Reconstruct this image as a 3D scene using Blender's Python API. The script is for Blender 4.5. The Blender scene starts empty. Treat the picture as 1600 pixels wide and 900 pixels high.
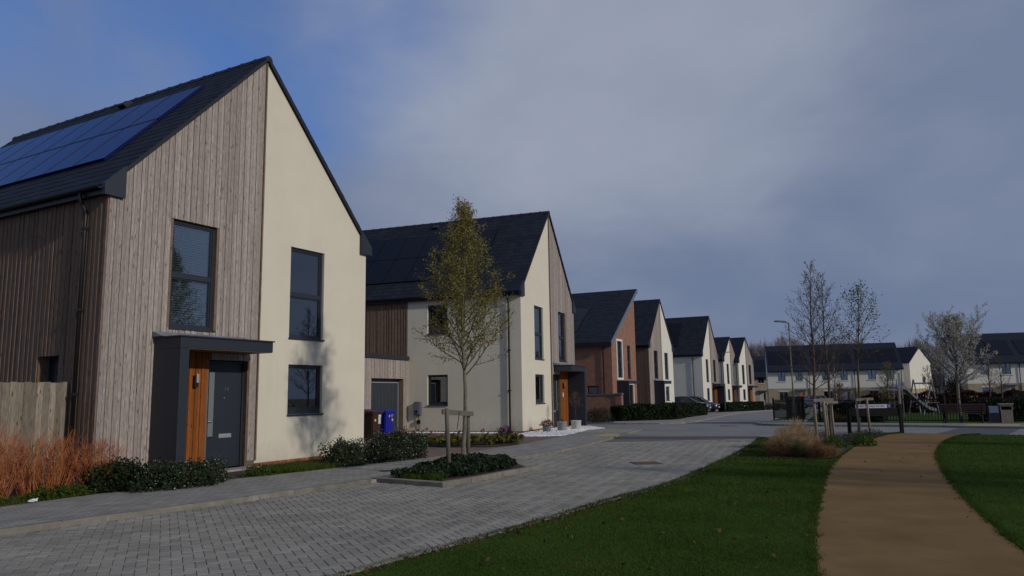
import bpy, bmesh, math, random
import numpy as np
from mathutils import Vector, Matrix
rnd = random.Random(7)
R = math.radians
C = bpy.context.scene.collection
SC = bpy.context.scene

# ---------------------------------------------------------------- camera, sky, sun, exposure
def make_camera():
    f, p, r = 1169.8, 0.1399, 0.0156
    fw = Vector((0, math.cos(p), math.sin(p))); up0 = Vector((0, -math.sin(p), math.cos(p))); rt0 = Vector((1, 0, 0))
    rt = math.cos(r)*rt0 - math.sin(r)*up0
    up = math.sin(r)*rt0 + math.cos(r)*up0
    cam = bpy.data.cameras.new('camera'); o = bpy.data.objects.new('camera', cam); C.objects.link(o)
    M = Matrix((rt, up, -fw)).transposed().to_4x4(); M.translation = (0, 0, 1.6)
    o.matrix_world = M
    cam.sensor_width = 36; cam.lens = 36*f/1600; cam.clip_start = .1; cam.clip_end = 3000
    SC.camera = o
make_camera()
SUN_AZ = Vector((.819, -.574))            # towards the sun, in plan
SUN_EL = R(23)
def make_sun():
    L = bpy.data.lights.new('sun', 'SUN'); L.energy = 3.0; L.angle = R(1.8); L.color = (1, .93, .82)
    o = bpy.data.objects.new('sun', L); C.objects.link(o)
    d = Vector((SUN_AZ.x*math.cos(SUN_EL), SUN_AZ.y*math.cos(SUN_EL), math.sin(SUN_EL)))
    o.rotation_euler = d.to_track_quat('Z', 'Y').to_euler()
    o.location = (30, -20, 40)
make_sun()
def make_world():
    w = bpy.data.worlds.new('World'); SC.world = w; w.use_nodes = True
    nt = w.node_tree; nt.nodes.clear(); N = nt.nodes.new; K = nt.links.new
    out = N('ShaderNodeOutputWorld'); bg = N('ShaderNodeBackground'); bg.inputs['Strength'].default_value = .1
    sky = N('ShaderNodeTexSky'); sky.sky_type = 'NISHITA'; sky.sun_disc = False
    sky.sun_elevation = SUN_EL; sky.sun_rotation = math.atan2(SUN_AZ.x, SUN_AZ.y)
    sky.air_density = 1.2; sky.dust_density = .6; sky.ozone_density = 2.0
    tc = N('ShaderNodeTexCoord')
    # clouds lie on a flat layer overhead: divide the direction by its height
    sep = N('ShaderNodeSeparateXYZ'); K(tc.outputs['Generated'], sep.inputs[0])
    mx = N('ShaderNodeMath'); mx.operation = 'MAXIMUM'; K(sep.outputs['Z'], mx.inputs[0]); mx.inputs[1].default_value = 0
    ad = N('ShaderNodeMath'); ad.operation = 'ADD'; K(mx.outputs[0], ad.inputs[0]); ad.inputs[1].default_value = .5
    div = N('ShaderNodeVectorMath'); div.operation = 'DIVIDE'
    cmb = N('ShaderNodeCombineXYZ'); [K(ad.outputs[0], cmb.inputs[i]) for i in range(3)]
    K(tc.outputs['Generated'], div.inputs[0]); K(cmb.outputs[0], div.inputs[1])
    def noise(scale, det, dist, off):
        mp = N('ShaderNodeMapping'); mp.inputs['Location'].default_value = off; K(div.outputs[0], mp.inputs[0])
        n = N('ShaderNodeTexNoise'); n.inputs['Scale'].default_value = scale; n.inputs['Detail'].default_value = det
        n.inputs['Roughness'].default_value = .5; n.inputs['Distortion'].default_value = dist
        K(mp.outputs[0], n.inputs['Vector']); return n.outputs['Fac']
    def lobe(d, lo, hi):
        d = Vector(d).normalized()
        v = N('ShaderNodeVectorMath'); v.operation = 'DOT_PRODUCT'; K(tc.outputs['Generated'], v.inputs[0]); v.inputs[1].default_value = d
        m = N('ShaderNodeMapRange'); m.interpolation_type = 'SMOOTHSTEP'
        m.inputs['From Min'].default_value = lo; m.inputs['From Max'].default_value = hi; K(v.outputs['Value'], m.inputs['Value'])
        return m.outputs[0]
    def math_(op, a, b):
        m = N('ShaderNodeMath'); m.operation = op
        for i, x in enumerate((a, b)):
            if isinstance(x, (int, float)): m.inputs[i].default_value = x
            else: K(x, m.inputs[i])
        return m.outputs[0]
    def rng(x, a, b, c=0, d=1):
        m = N('ShaderNodeMapRange'); m.interpolation_type = 'SMOOTHSTEP'
        for k, q in zip(('From Min', 'From Max', 'To Min', 'To Max'), (a, b, c, d)): m.inputs[k].default_value = q
        K(x, m.inputs['Value']); return m.outputs[0]
    n1 = noise(1.7, 6, .4, (5.2, 3.4, 1.0)); n2 = noise(4.2, 6, .3, (7.3, 2.1, 4))
    # a break in the cloud to the upper left, a brighter bank of cloud overhead in the middle
    gap = math_('MAXIMUM', lobe((-.27, .83, .53), .915, 1.0), lobe((-.60, .50, .62), .84, .99))
    bank = lobe((.09, .85, .52), .90, .998)
    mot = math_('ADD', math_('MULTIPLY', n1, .75), math_('MULTIPLY', n2, .35))
    dens = math_('ADD', mot, math_('MULTIPLY', gap, -.47))
    cov = rng(dens, -.08, .42, .10, .985)
    br = math_('ADD', math_('MULTIPLY', rng(mot, .40, .74), .26), math_('MULTIPLY', rng(math_('ADD', bank, math_('MULTIPLY', mot, .9)), .50, 1.45), .58))
    shade = N('ShaderNodeMixRGB'); K(br, shade.inputs['Fac'])
    shade.inputs['Color1'].default_value = (2.5, 3.25, 5.1, 1); shade.inputs['Color2'].default_value = (6.0, 6.6, 8.0, 1)
    mix = N('ShaderNodeMixRGB'); K(cov, mix.inputs['Fac']); tint = N('ShaderNodeMixRGB'); tint.blend_type = 'MULTIPLY'; tint.inputs['Fac'].default_value = 1; K(sky.outputs[0], tint.inputs['Color1']); tint.inputs['Color2'].default_value = (.62, 1.08, 1.95, 1); K(tint.outputs[0], mix.inputs['Color1']); K(shade.outputs[0], mix.inputs['Color2'])
    K(mix.outputs[0], bg.inputs['Color']); K(bg.outputs[0], out.inputs[0])
make_world()
vs = SC.view_settings; vs.view_transform = 'Standard'; vs.look = 'None'; vs.gamma = 1; vs.exposure = -.75; vs.use_curve_mapping = False

# ---------------------------------------------------------------- materials
MATS = {}
def mat(name, col, rough=.8, var=0, scale=6, bump=0, bscale=60, col2=None, island=0, objr=0, stretch=None, metal=0, spec=.5, pos=False, detail=4, coat=0):
    if name in MATS: return MATS[name]
    m = bpy.data.materials.new(name); m.use_nodes = True; MATS[name] = m
    nt = m.node_tree; N = nt.nodes.new; K = nt.links.new; b = nt.nodes['Principled BSDF']
    b.inputs['Roughness'].default_value = rough; b.inputs['Metallic'].default_value = metal; b.inputs['Specular IOR Level'].default_value = spec
    b.inputs['Coat Weight'].default_value = coat
    b.inputs['Base Color'].default_value = (*col, 1)
    def vec(st=None):
        if pos: g = N('ShaderNodeNewGeometry').outputs['Position']
        else: g = N('ShaderNodeTexCoord').outputs['Object']
        if st:
            mp = N('ShaderNodeMapping'); mp.inputs['Scale'].default_value = st; K(g, mp.inputs[0]); g = mp.outputs[0]
        return g
    cur = None
    if var or col2:
        n = N('ShaderNodeTexNoise'); n.inputs['Scale'].default_value = scale; n.inputs['Detail'].default_value = detail; n.inputs['Roughness'].default_value = .6
        K(vec(stretch), n.inputs['Vector'])
        mr = N('ShaderNodeMapRange'); mr.inputs['From Min'].default_value = .3; mr.inputs['From Max'].default_value = .7; K(n.outputs['Fac'], mr.inputs['Value'])
        mx = N('ShaderNodeMixRGB'); K(mr.outputs[0], mx.inputs['Fac'])
        if col2: mx.inputs['Color1'].default_value = (*col, 1); mx.inputs['Color2'].default_value = (*col2, 1)
        else:
            mx.inputs['Color1'].default_value = (*[c*(1-var) for c in col], 1); mx.inputs['Color2'].default_value = (*[c*(1+var) for c in col], 1)
        cur = mx.outputs[0]
    if island or objr:
        ad = N('ShaderNodeMath'); ad.operation = 'ADD'; ad.inputs[0].default_value = 0; ad.inputs[1].default_value = 0
        K(N('ShaderNodeNewGeometry').outputs['Random Per Island'], ad.inputs[0])
        if objr: K(N('ShaderNodeObjectInfo').outputs['Random'], ad.inputs[1])
        fr = N('ShaderNodeMath'); fr.operation = 'FRACT'; K(ad.outputs[0], fr.inputs[0])
        a = max(island, objr)
        mr = N('ShaderNodeMapRange'); mr.inputs['To Min'].default_value = 1-a; mr.inputs['To Max'].default_value = 1+a; K(fr.outputs[0], mr.inputs['Value'])
        mu = N('ShaderNodeMixRGB'); mu.blend_type = 'MULTIPLY'; mu.inputs['Fac'].default_value = 1
        if cur: K(cur, mu.inputs['Color1'])
        else: mu.inputs['Color1'].default_value = (*col, 1)
        K(mr.outputs[0], mu.inputs['Color2']); cur = mu.outputs[0]
    if cur: K(cur, b.inputs['Base Color'])
    if bump:
        n = N('ShaderNodeTexNoise'); n.inputs['Scale'].default_value = bscale; n.inputs['Detail'].default_value = 3; K(vec(stretch), n.inputs['Vector'])
        bp = N('ShaderNodeBump'); bp.inputs['Strength'].default_value = bump; bp.inputs['Distance'].default_value = .02; K(n.outputs['Fac'], bp.inputs['Height']); K(bp.outputs[0], b.inputs['Normal'])
    return m
def timber_mat(name, ca, cb, knot, grain=1.0, tone=(.82, 1.18)):
    m = bpy.data.materials.new(name); m.use_nodes = True; nt = m.node_tree; N = nt.nodes.new; K = nt.links.new; b = nt.nodes['Principled BSDF']
    b.inputs['Roughness'].default_value = .75; b.inputs['Specular IOR Level'].default_value = .25
    tc = N('ShaderNodeTexCoord'); oi = N('ShaderNodeObjectInfo'); ge = N('ShaderNodeNewGeometry')
    ad = N('ShaderNodeMath'); ad.operation = 'ADD'; K(oi.outputs['Random'], ad.inputs[0]); K(ge.outputs['Random Per Island'], ad.inputs[1])
    fr = N('ShaderNodeMath'); fr.operation = 'FRACT'; K(ad.outputs[0], fr.inputs[0])
    of = N('ShaderNodeVectorMath'); of.operation = 'ADD'; K(tc.outputs['Object'], of.inputs[0])
    sc = N('ShaderNodeVectorMath'); sc.operation = 'SCALE'; sc.inputs[0].default_value = (3, 5, 37); K(fr.outputs[0], sc.inputs['Scale']); K(sc.outputs[0], of.inputs[1])
    mp = N('ShaderNodeMapping'); mp.inputs['Scale'].default_value = (16, 16, 1.9); K(of.outputs[0], mp.inputs[0])
    n = N('ShaderNodeTexNoise'); n.inputs['Scale'].default_value = 2.2*grain; n.inputs['Detail'].default_value = 6; n.inputs['Roughness'].default_value = .65; K(mp.outputs[0], n.inputs['Vector'])
    mr = N('ShaderNodeMapRange'); mr.inputs['From Min'].default_value = .3; mr.inputs['From Max'].default_value = .7; K(n.outputs['Fac'], mr.inputs['Value'])
    mx = N('ShaderNodeMixRGB'); mx.inputs['Color1'].default_value = (*ca, 1); mx.inputs['Color2'].default_value = (*cb, 1); K(mr.outputs[0], mx.inputs['Fac'])
    # pale weathered flecks
    m3 = N('ShaderNodeMapping'); m3.inputs['Scale'].default_value = (40, 40, 5); K(of.outputs[0], m3.inputs[0])
    n3 = N('ShaderNodeTexNoise'); n3.inputs['Scale'].default_value = 1.0; n3.inputs['Detail'].default_value = 3; K(m3.outputs[0], n3.inputs['Vector'])
    r3 = N('ShaderNodeMapRange'); r3.inputs['From Min'].default_value = .56; r3.inputs['From Max'].default_value = .72; r3.inputs['To Max'].default_value = .55; K(n3.outputs['Fac'], r3.inputs['Value'])
    fl = N('ShaderNodeMixRGB'); K(r3.outputs[0], fl.inputs['Fac']); K(mx.outputs[0], fl.inputs['Color1']); fl.inputs['Color2'].default_value = (*[min(1, c*1.35) for c in cb], 1); mx = fl
    # knots: stretched cells, with dark cores
    m2 = N('ShaderNodeMapping'); m2.inputs['Scale'].default_value = (11, 11, 3.2); K(of.outputs[0], m2.inputs[0])
    vo = N('ShaderNodeTexVoronoi'); vo.inputs['Scale'].default_value = 1.0; K(m2.outputs[0], vo.inputs['Vector'])
    kr = N('ShaderNodeMapRange'); kr.inputs['From Min'].default_value = .06; kr.inputs['From Max'].default_value = .2; kr.inputs['To Min'].default_value = 1; kr.inputs['To Max'].default_value = 0; K(vo.outputs['Distance'], kr.inputs['Value'])
    mk = N('ShaderNodeMixRGB'); K(kr.outputs[0], mk.inputs['Fac']); K(mx.outputs[0], mk.inputs['Color1']); mk.inputs['Color2'].default_value = (*knot, 1)
    tr = N('ShaderNodeMapRange'); tr.inputs['To Min'].default_value, tr.inputs['To Max'].default_value = tone; K(fr.outputs[0], tr.inputs['Value'])
    mu = N('ShaderNodeMixRGB'); mu.blend_type = 'MULTIPLY'; mu.inputs['Fac'].default_value = 1; K(mk.outputs[0], mu.inputs['Color1']); K(tr.outputs[0], mu.inputs['Color2'])
    K(mu.outputs[0], b.inputs['Base Color'])
    bp = N('ShaderNodeBump'); bp.inputs['Strength'].default_value = .5; bp.inputs['Distance'].default_value = .01; K(n.outputs['Fac'], bp.inputs['Height']); K(bp.outputs[0], b.inputs['Normal'])
    MATS[name] = m; return m
def brick_mat(name, c1, c2, mortar, sx=.225, sz=.075, mode='xz', msize=.012, bump=.4, rough=.9):
    m = bpy.data.materials.new(name); m.use_nodes = True; nt = m.node_tree; N = nt.nodes.new; K = nt.links.new; b = nt.nodes['Principled BSDF']
    b.inputs['Roughness'].default_value = rough
    tc = N('ShaderNodeTexCoord'); sp = N('ShaderNodeSeparateXYZ'); K(tc.outputs['Object'], sp.inputs[0])
    cm = N('ShaderNodeCombineXYZ')
    if mode == 'xz':
        a = N('ShaderNodeMath'); a.operation = 'ADD'; K(sp.outputs['X'], a.inputs[0]); K(sp.outputs['Y'], a.inputs[1]); K(a.outputs[0], cm.inputs['X']); K(sp.outputs['Z'], cm.inputs['Y'])
    else:
        K(sp.outputs['X'], cm.inputs['X']); K(sp.outputs['Y'], cm.inputs['Y'])
    br = N('ShaderNodeTexBrick'); K(cm.outputs[0], br.inputs['Vector'])
    br.inputs['Color1'].default_value = (*c1, 1); br.inputs['Color2'].default_value = (*c2, 1); br.inputs['Mortar'].default_value = (*mortar, 1)
    br.inputs['Scale'].default_value = 1; br.inputs['Mortar Size'].default_value = msize; br.inputs['Brick Width'].default_value = sx; br.inputs['Row Height'].default_value = sz
    n = N('ShaderNodeTexNoise'); n.inputs['Scale'].default_value = 3; n.inputs['Detail'].default_value = 5; K(tc.outputs['Object'], n.inputs['Vector'])
    mr = N('ShaderNodeMapRange'); mr.inputs['To Min'].default_value = .65; mr.inputs['To Max'].default_value = 1.35; K(n.outputs['Fac'], mr.inputs['Value'])
    mu = N('ShaderNodeMixRGB'); mu.blend_type = 'MULTIPLY'; mu.inputs['Fac'].default_value = 1; K(br.outputs['Color'], mu.inputs['Color1']); K(mr.outputs[0], mu.inputs['Color2'])
    K(mu.outputs[0], b.inputs['Base Color'])
    bp = N('ShaderNodeBump'); bp.inputs['Strength'].default_value = bump; bp.inputs['Distance'].default_value = .01; bp.invert = True; K(br.outputs['Fac'], bp.inputs['Height']); K(bp.outputs[0], b.inputs['Normal'])
    MATS[name] = m; return m
def glass_mat(name, tint=(.55, .6, .6), base=.08):
    m = bpy.data.materials.new(name); m.use_nodes = True; nt = m.node_tree; nt.nodes.clear(); N = nt.nodes.new; K = nt.links.new
    out = N('ShaderNodeOutputMaterial'); t = N('ShaderNodeBsdfTransparent'); t.inputs[0].default_value = (*tint, 1)
    g = N('ShaderNodeBsdfGlossy'); g.inputs['Roughness'].default_value = .02; g.inputs['Color'].default_value = (.8, .85, .9, 1)
    lw = N('ShaderNodeFresnel'); lw.inputs['IOR'].default_value = 1.5
    a = N('ShaderNodeMath'); a.operation = 'ADD'; K(lw.outputs[0], a.inputs[0]); a.inputs[1].default_value = base; a.use_clamp = True
    mx = N('ShaderNodeMixShader'); K(a.outputs[0], mx.inputs[0]); K(t.outputs[0], mx.inputs[1]); K(g.outputs[0], mx.inputs[2]); K(mx.outputs[0], out.inputs[0])
    MATS[name] = m; return m
def leaf_mat(name, ca, cb, rough=.6, trans=.25):
    m = bpy.data.materials.new(name); m.use_nodes = True; nt = m.node_tree; N = nt.nodes.new; K = nt.links.new; b = nt.nodes['Principled BSDF']
    b.inputs['Roughness'].default_value = rough; b.inputs['Specular IOR Level'].default_value = .12
    ge = N('ShaderNodeNewGeometry'); mx = N('ShaderNodeMixRGB'); K(ge.outputs['Random Per Island'], mx.inputs['Fac'])
    mx.inputs['Color1'].default_value = (*ca, 1); mx.inputs['Color2'].default_value = (*cb, 1); K(mx.outputs[0], b.inputs['Base Color'])
    if trans:
        tl = N('ShaderNodeBsdfTranslucent'); K(mx.outputs[0], tl.inputs[0]); ms = N('ShaderNodeMixShader'); ms.inputs[0].default_value = trans
        out = nt.nodes['Material Output']; K(b.outputs[0], ms.inputs[1]); K(tl.outputs[0], ms.inputs[2]); K(ms.outputs[0], out.inputs[0])
    MATS[name] = m; return m

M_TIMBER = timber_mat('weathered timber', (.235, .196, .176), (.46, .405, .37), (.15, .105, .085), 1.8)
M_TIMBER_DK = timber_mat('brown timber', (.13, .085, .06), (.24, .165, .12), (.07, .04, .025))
M_ORANGE = timber_mat('sheltered orange timber', (.19, .056, .011), (.30, .095, .018), (.09, .022, .006))
M_FENCE = timber_mat('fence timber', (.14, .118, .09), (.30, .255, .20), (.07, .05, .035), 1.0, (.58, 1.35))
def render_mat(name, col, dirt):
    # faint vertical streaks and splash dirt along the foot of the wall
    m = mat(name, col, .9, .045, .9, .08, 140); nt = m.node_tree; b = nt.nodes['Principled BSDF']; N = nt.nodes.new; K = nt.links.new
    tc = N('ShaderNodeTexCoord'); mp = N('ShaderNodeMapping'); mp.inputs['Scale'].default_value = (3.2, 3.2, .18); K(tc.outputs['Object'], mp.inputs[0])
    n = N('ShaderNodeTexNoise'); n.inputs['Scale'].default_value = 1.6; n.inputs['Detail'].default_value = 5; K(mp.outputs[0], n.inputs['Vector'])
    r = N('ShaderNodeMapRange'); r.inputs['From Min'].default_value = .52; r.inputs['From Max'].default_value = .8; r.inputs['To Max'].default_value = .14; K(n.outputs['Fac'], r.inputs['Value'])
    sp = N('ShaderNodeSeparateXYZ'); K(tc.outputs['Object'], sp.inputs[0])
    n2 = N('ShaderNodeTexNoise'); n2.inputs['Scale'].default_value = 5; n2.inputs['Detail'].default_value = 4; K(tc.outputs['Object'], n2.inputs['Vector'])
    z = N('ShaderNodeMath'); z.operation = 'MULTIPLY_ADD'; K(n2.outputs['Fac'], z.inputs[0]); z.inputs[1].default_value = -.7; K(sp.outputs['Z'], z.inputs[2])
    zr = N('ShaderNodeMapRange'); zr.inputs['From Min'].default_value = -.25; zr.inputs['From Max'].default_value = .22; zr.inputs['To Min'].default_value = .6; zr.inputs['To Max'].default_value = 0; K(z.outputs[0], zr.inputs['Value'])
    a = N('ShaderNodeMath'); a.operation = 'MAXIMUM'; K(r.outputs[0], a.inputs[0]); K(zr.outputs[0], a.inputs[1])
    mx = N('ShaderNodeMixRGB'); K(a.outputs[0], mx.inputs['Fac']); K(b.inputs['Base Color'].links[0].from_socket, mx.inputs['Color1']); mx.inputs['Color2'].default_value = (*dirt, 1); K(mx.outputs[0], b.inputs['Base Color'])
    return m
M_RENDER = render_mat('cream render', (.70, .65, .53), (.52, .475, .38))
M_RENDER_W = render_mat('white render', (.72, .69, .61), (.55, .52, .45))
M_SLATE = mat('slate', (.019, .023, .034), .72, .15, 9, .15, 50, island=.22, spec=.14)
M_RIDGE = mat('ridge tile', (.022, .025, .032), .6, .15, 8, spec=.3)
M_ANTH = mat('anthracite', (.019, .025, .038), .5, .05, 3)
M_ANTH_DK = mat('black fascia', (.012, .013, .017), .45)
M_FLASH = mat('lead flashing', (.20, .21, .24), .6, .3, 7)
M_PV_SKY = mat('solar glass', (.010, .018, .115), .2, .06, 2, spec=.06)  # the blue sky these panels mirror is put into the base colour
M_PVB = mat('black solar glass', (.004, .005, .011), .15, .06, 2, spec=.18)  # dark copy for panels that mirror no blue sky; the difference is painted
M_PVF = mat('solar frame', (.010, .011, .014), .4)
M_GLASS = glass_mat('window glass', (.75, .82, .84), .17)
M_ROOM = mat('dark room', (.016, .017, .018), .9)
M_BLIND = mat('blind', (.17, .18, .20), .7)
M_DOOR = mat('door', (.018, .026, .038), .5, .05, 3)
M_STEEL = mat('steel', (.55, .56, .58), .35, metal=.6)
M_WHITE = mat('white paint', (.75, .75, .73), .5)
M_BLACK = mat('black paint', (.006, .006, .007), .6, spec=.2)
M_BRICKW = brick_mat('red brickwork', (.35, .10, .044), (.215, .06, .03), (.30, .24, .19), msize=.014, bump=.6)
M_BRICK = mat('red brick', (.30, .10, .055), .9, .25, 8, .3, 60, island=.3)
M_MORTAR = mat('mortar', (.3, .26, .22), .95, .1, 6)
M_STONE = brick_mat('buff stone', (.44, .345, .215), (.35, .27, .165), (.36, .31, .23), .3, .11)
M_PVC = mat('black pipe', (.010, .010, .012), .4)
M_WOODPOST = mat('weathered stake', (.30, .25, .19), .85, .3, 5, .3, 40, stretch=(8, 8, 1))
M_STAKE_G = mat('grey stake', (.135, .12, .10), .85, .3, 5, .3, 40, stretch=(8, 8, 1))
M_BARK = mat('grey bark', (.17, .155, .115), .9, .45, 9, .4, 40, stretch=(3, 3, 1))
M_BARK_BR = mat('brown bark', (.075, .052, .04), .9, .35, 9)
M_BARK_PU = mat('purple bark', (.09, .052, .05), .9, .35, 9)
M_SOIL = mat('soil', (.055, .036, .025), .95, .5, 5, .8, 40, pos=True)

# ---------------------------------------------------------------- mesh helpers
class MB:
    def __init__(s): s.v = []; s.f = []; s.T = None
    def add(s, vs, fs):
        n = len(s.v); s.v += [tuple(x) for x in vs]; s.f += [tuple(i+n for i in q) for q in fs]; return s
    def quad(s, a, b, c, d): return s.add((a, b, c, d), ((0, 1, 2, 3),))
    def box(s, x0, x1, y0, y1, z0, z1):
        return s.add([(x, y, z) for x in (x0, x1) for y in (y0, y1) for z in (z0, z1)],
                     [(0, 1, 3, 2), (4, 6, 7, 5), (0, 4, 5, 1), (2, 3, 7, 6), (0, 2, 6, 4), (1, 5, 7, 3)])
    def bbox(s, x0, x1, y0, y1, z0, z1, c=.01):
        # box with bevelled edges
        bm = bmesh.new(); bmesh.ops.create_cube(bm, size=1)
        for v in bm.verts: v.co = Vector(((x0+x1)/2+v.co.x*(x1-x0), (y0+y1)/2+v.co.y*(y1-y0), (z0+z1)/2+v.co.z*(z1-z0)))
        bmesh.ops.bevel(bm, geom=list(bm.edges), offset=c, segments=2, affect='EDGES', profile=.5)
        return s.addbm(bm)
    def addbm(s, bm):
        bm.verts.index_update(); s.add([v.co[:] for v in bm.verts], [[v.index for v in f.verts] for f in bm.faces]); bm.free(); return s
    def prism(s, poly, axis, a, b):
        # poly: 2-D outline, extruded along axis from a to b; the other two axes in xyz order
        def P(q, t):
            q = list(q); q.insert(axis, t); return tuple(q)
        n = len(poly)
        return s.add([P(q, a) for q in poly]+[P(q, b) for q in poly], [tuple(range(n))[::-1], tuple(range(n, 2*n))]+[(i, (i+1) % n, n+(i+1) % n, n+i) for i in range(n)])
    def tube(s, pts, rads, n=6, cap=True):
        pts = [Vector(p) for p in pts]
        if isinstance(rads, (int, float)): rads = [rads]*len(pts)
        rings = []; d0 = (pts[1]-pts[0]).normalized()
        ref = Vector((0, 0, 1)) if abs(d0.z) < .9 else Vector((1, 0, 0))
        u = d0.cross(ref).normalized()
        for i, p in enumerate(pts):
            d = (pts[min(i+1, len(pts)-1)]-pts[max(i-1, 0)])
            d = d.normalized() if d.length > 1e-9 else d0
            u = (u-d*u.dot(d)); u = u.normalized() if u.length > 1e-6 else d.orthogonal().normalized()
            w = d.cross(u)
            rings.append([p+(u*math.cos(2*math.pi*k/n)+w*math.sin(2*math.pi*k/n))*rads[i] for k in range(n)])
        vs = [v for r in rings for v in r]; fs = []
        for i in range(len(pts)-1):
            for k in range(n): fs.append((i*n+k, i*n+(k+1) % n, (i+1)*n+(k+1) % n, (i+1)*n+k))
        if cap: fs += [tuple(range(n))[::-1], tuple(range((len(pts)-1)*n, len(pts)*n))]
        return s.add(vs, fs)
    def lathe(s, prof, c=(0, 0, 0), n=16):
        vs = [(c[0]+r*math.cos(2*math.pi*k/n), c[1]+r*math.sin(2*math.pi*k/n), c[2]+z) for r, z in prof for k in range(n)]
        fs = [(i*n+k, i*n+(k+1) % n, (i+1)*n+(k+1) % n, (i+1)*n+k) for i in range(len(prof)-1) for k in range(n)]
        fs += [tuple(range(n))[::-1], tuple(range((len(prof)-1)*n, len(prof)*n))]
        return s.add(vs, fs)
    def build(s, name, m, parent=None, smooth=False, kind=None, label=None):
        me = bpy.data.meshes.new(name); me.from_pydata(s.v, [], s.f); me.update()
        return link(name, me, m, parent, smooth, kind, label)
def link(name, me, m, parent=None, smooth=False, kind=None, label=None):
    if m is not None and not me.materials: me.materials.append(m)
    if smooth: me.polygons.foreach_set('use_smooth', [True]*len(me.polygons))
    o = bpy.data.objects.new(name, me); C.objects.link(o)
    if parent: o.parent = parent
    if kind: o['kind'] = kind
    if label: o['label'] = label
    return o
def quads_mesh(name, P, m, parent=None, kind='stuff', k=4):
    # P: (n*k,3) array of separate k-gons
    P = np.ascontiguousarray(P, np.float32); n = len(P)//k
    me = bpy.data.meshes.new(name); me.vertices.add(n*k); me.vertices.foreach_set('co', P.ravel())
    me.loops.add(n*k); me.loops.foreach_set('vertex_index', np.arange(n*k, dtype=np.int32))
    me.polygons.add(n); me.polygons.foreach_set('loop_start', np.arange(0, n*k, k, dtype=np.int32))
    me.update(calc_edges=True); me.validate()
    return link(name, me, m, parent, False, kind)
def tag(o, label, cat, group=None):
    o['label'] = label; o['category'] = cat
    if group: o['group'] = group
    return o
def thing(name, label, cat, loc=(0, 0, 0), rz=0, group=None):
    o = bpy.data.objects.new(name, None); o.empty_display_size = .2; C.objects.link(o)
    o.location = loc; o.rotation_euler = (0, 0, rz); return tag(o, label, cat, group)
def copy_tree(o, parent=None):
    c = o.copy(); C.objects.link(c); c.parent = parent
    for ch in list(o.children): copy_tree(ch, c)
    return c
def structure(o): o['kind'] = 'structure'; return o
def text_mesh(txt, size):
    cu = bpy.data.curves.new('lettering', 'FONT'); cu.body = txt; cu.size = size; cu.extrude = .001; cu.align_x = 'CENTER'; cu.align_y = 'CENTER'; cu.resolution_u = 2
    o = bpy.data.objects.new('lettering', cu); C.objects.link(o)
    dg = bpy.context.evaluated_depsgraph_get(); me = bpy.data.meshes.new_from_object(o.evaluated_get(dg))
    bpy.data.objects.remove(o); me.materials.clear(); return me
def gz(y): return -.0125*max(0, min(y, 120)-33)
NP = np.random.default_rng(5)
def rand_dirs(n):
    d = NP.normal(size=(n, 3)); return d/np.linalg.norm(d, axis=1)[:, None]
def leaf_quads(cen, size, aspect=.6, up=0.0, jitter=.35):
    n = len(cen); a = rand_dirs(n); a[:, 2] += up; a /= np.linalg.norm(a, axis=1)[:, None]
    b = np.cross(a, rand_dirs(n)); b /= np.linalg.norm(b, axis=1)[:, None]+1e-9
    s = size*(1+NP.uniform(-jitter, jitter, n))[:, None]
    u = a*s*.5; v = b*s*.5*aspect
    return np.stack([cen-u, cen-v*.9+u*.1, cen+u, cen+v*.9+u*.1], 1).reshape(-1, 3)
# ---------------------------------------------------------------- ground, roads, pavements
def sheet(name, poly, h, m, kind='structure', skirt=0, parent=None, grid=0):
    bm = bmesh.new(); vs = [bm.verts.new((x, y, 0)) for x, y in poly]; f = bm.faces.new(vs)
    if f.calc_area() and f.normal.z < 0: f.normal_flip()
    f.normal_update()
    if f.normal.z < 0: f.normal_flip()
    bmesh.ops.triangulate(bm, faces=list(bm.faces))
    for yy in (33, 120):
        bmesh.ops.bisect_plane(bm, geom=list(bm.verts)+list(bm.edges)+list(bm.faces), plane_co=(0, yy, 0), plane_no=(0, 1, 0), dist=1e-4)
    if skirt:
        be = [e for e in bm.edges if e.is_boundary]
        r = bmesh.ops.extrude_edge_only(bm, edges=be)
        nv = {v for v in r['geom'] if isinstance(v, bmesh.types.BMVert)}
    else: nv = set()
    for v in bm.verts: v.co.z = gz(v.co.y)+h-(skirt if v in nv else 0)
    me = bpy.data.meshes.new(name); bm.to_mesh(me); bm.free()
    o = link(name, me, m, parent); o['kind'] = kind; return o
def inside(poly, X, Y):
    r = np.zeros(len(X), bool); n = len(poly)
    for i in range(n):
        x1, y1 = poly[i]; x2, y2 = poly[(i+1) % n]
        c = ((y1 > Y) != (y2 > Y)) & (X < (x2-x1)*(Y-y1)/(y2-y1+1e-12)+x1); r ^= c
    return r
def smooth_line(pts, n=6):
    P = [np.array(p, float) for p in pts]; out = []
    for i in range(len(P)-1):
        p0 = P[max(i-1, 0)]; p1 = P[i]; p2 = P[i+1]; p3 = P[min(i+2, len(P)-1)]
        for k in range(n):
            t = k/n; out.append(tuple(.5*((2*p1)+(p2-p0)*t+(2*p0-5*p1+4*p2-p3)*t*t+(3*p1-p0-3*p2+p3)*t**3)))
    return out+[tuple(P[-1])]
KL1 = [(-8.3, 6.2), (-6.21, 9.32), (-5.43, 10.3), (-4.07, 12.08), (-2.65, 14.18)]
BED = [(-2.69, 14.38), (-1.2, 13.33), (.41, 16.02), (-.11, 18.37)]
KL2 = [(-.11, 18.37), (1.33, 20.86), (2.81, 24.55), (5.36, 31.8)]
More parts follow.
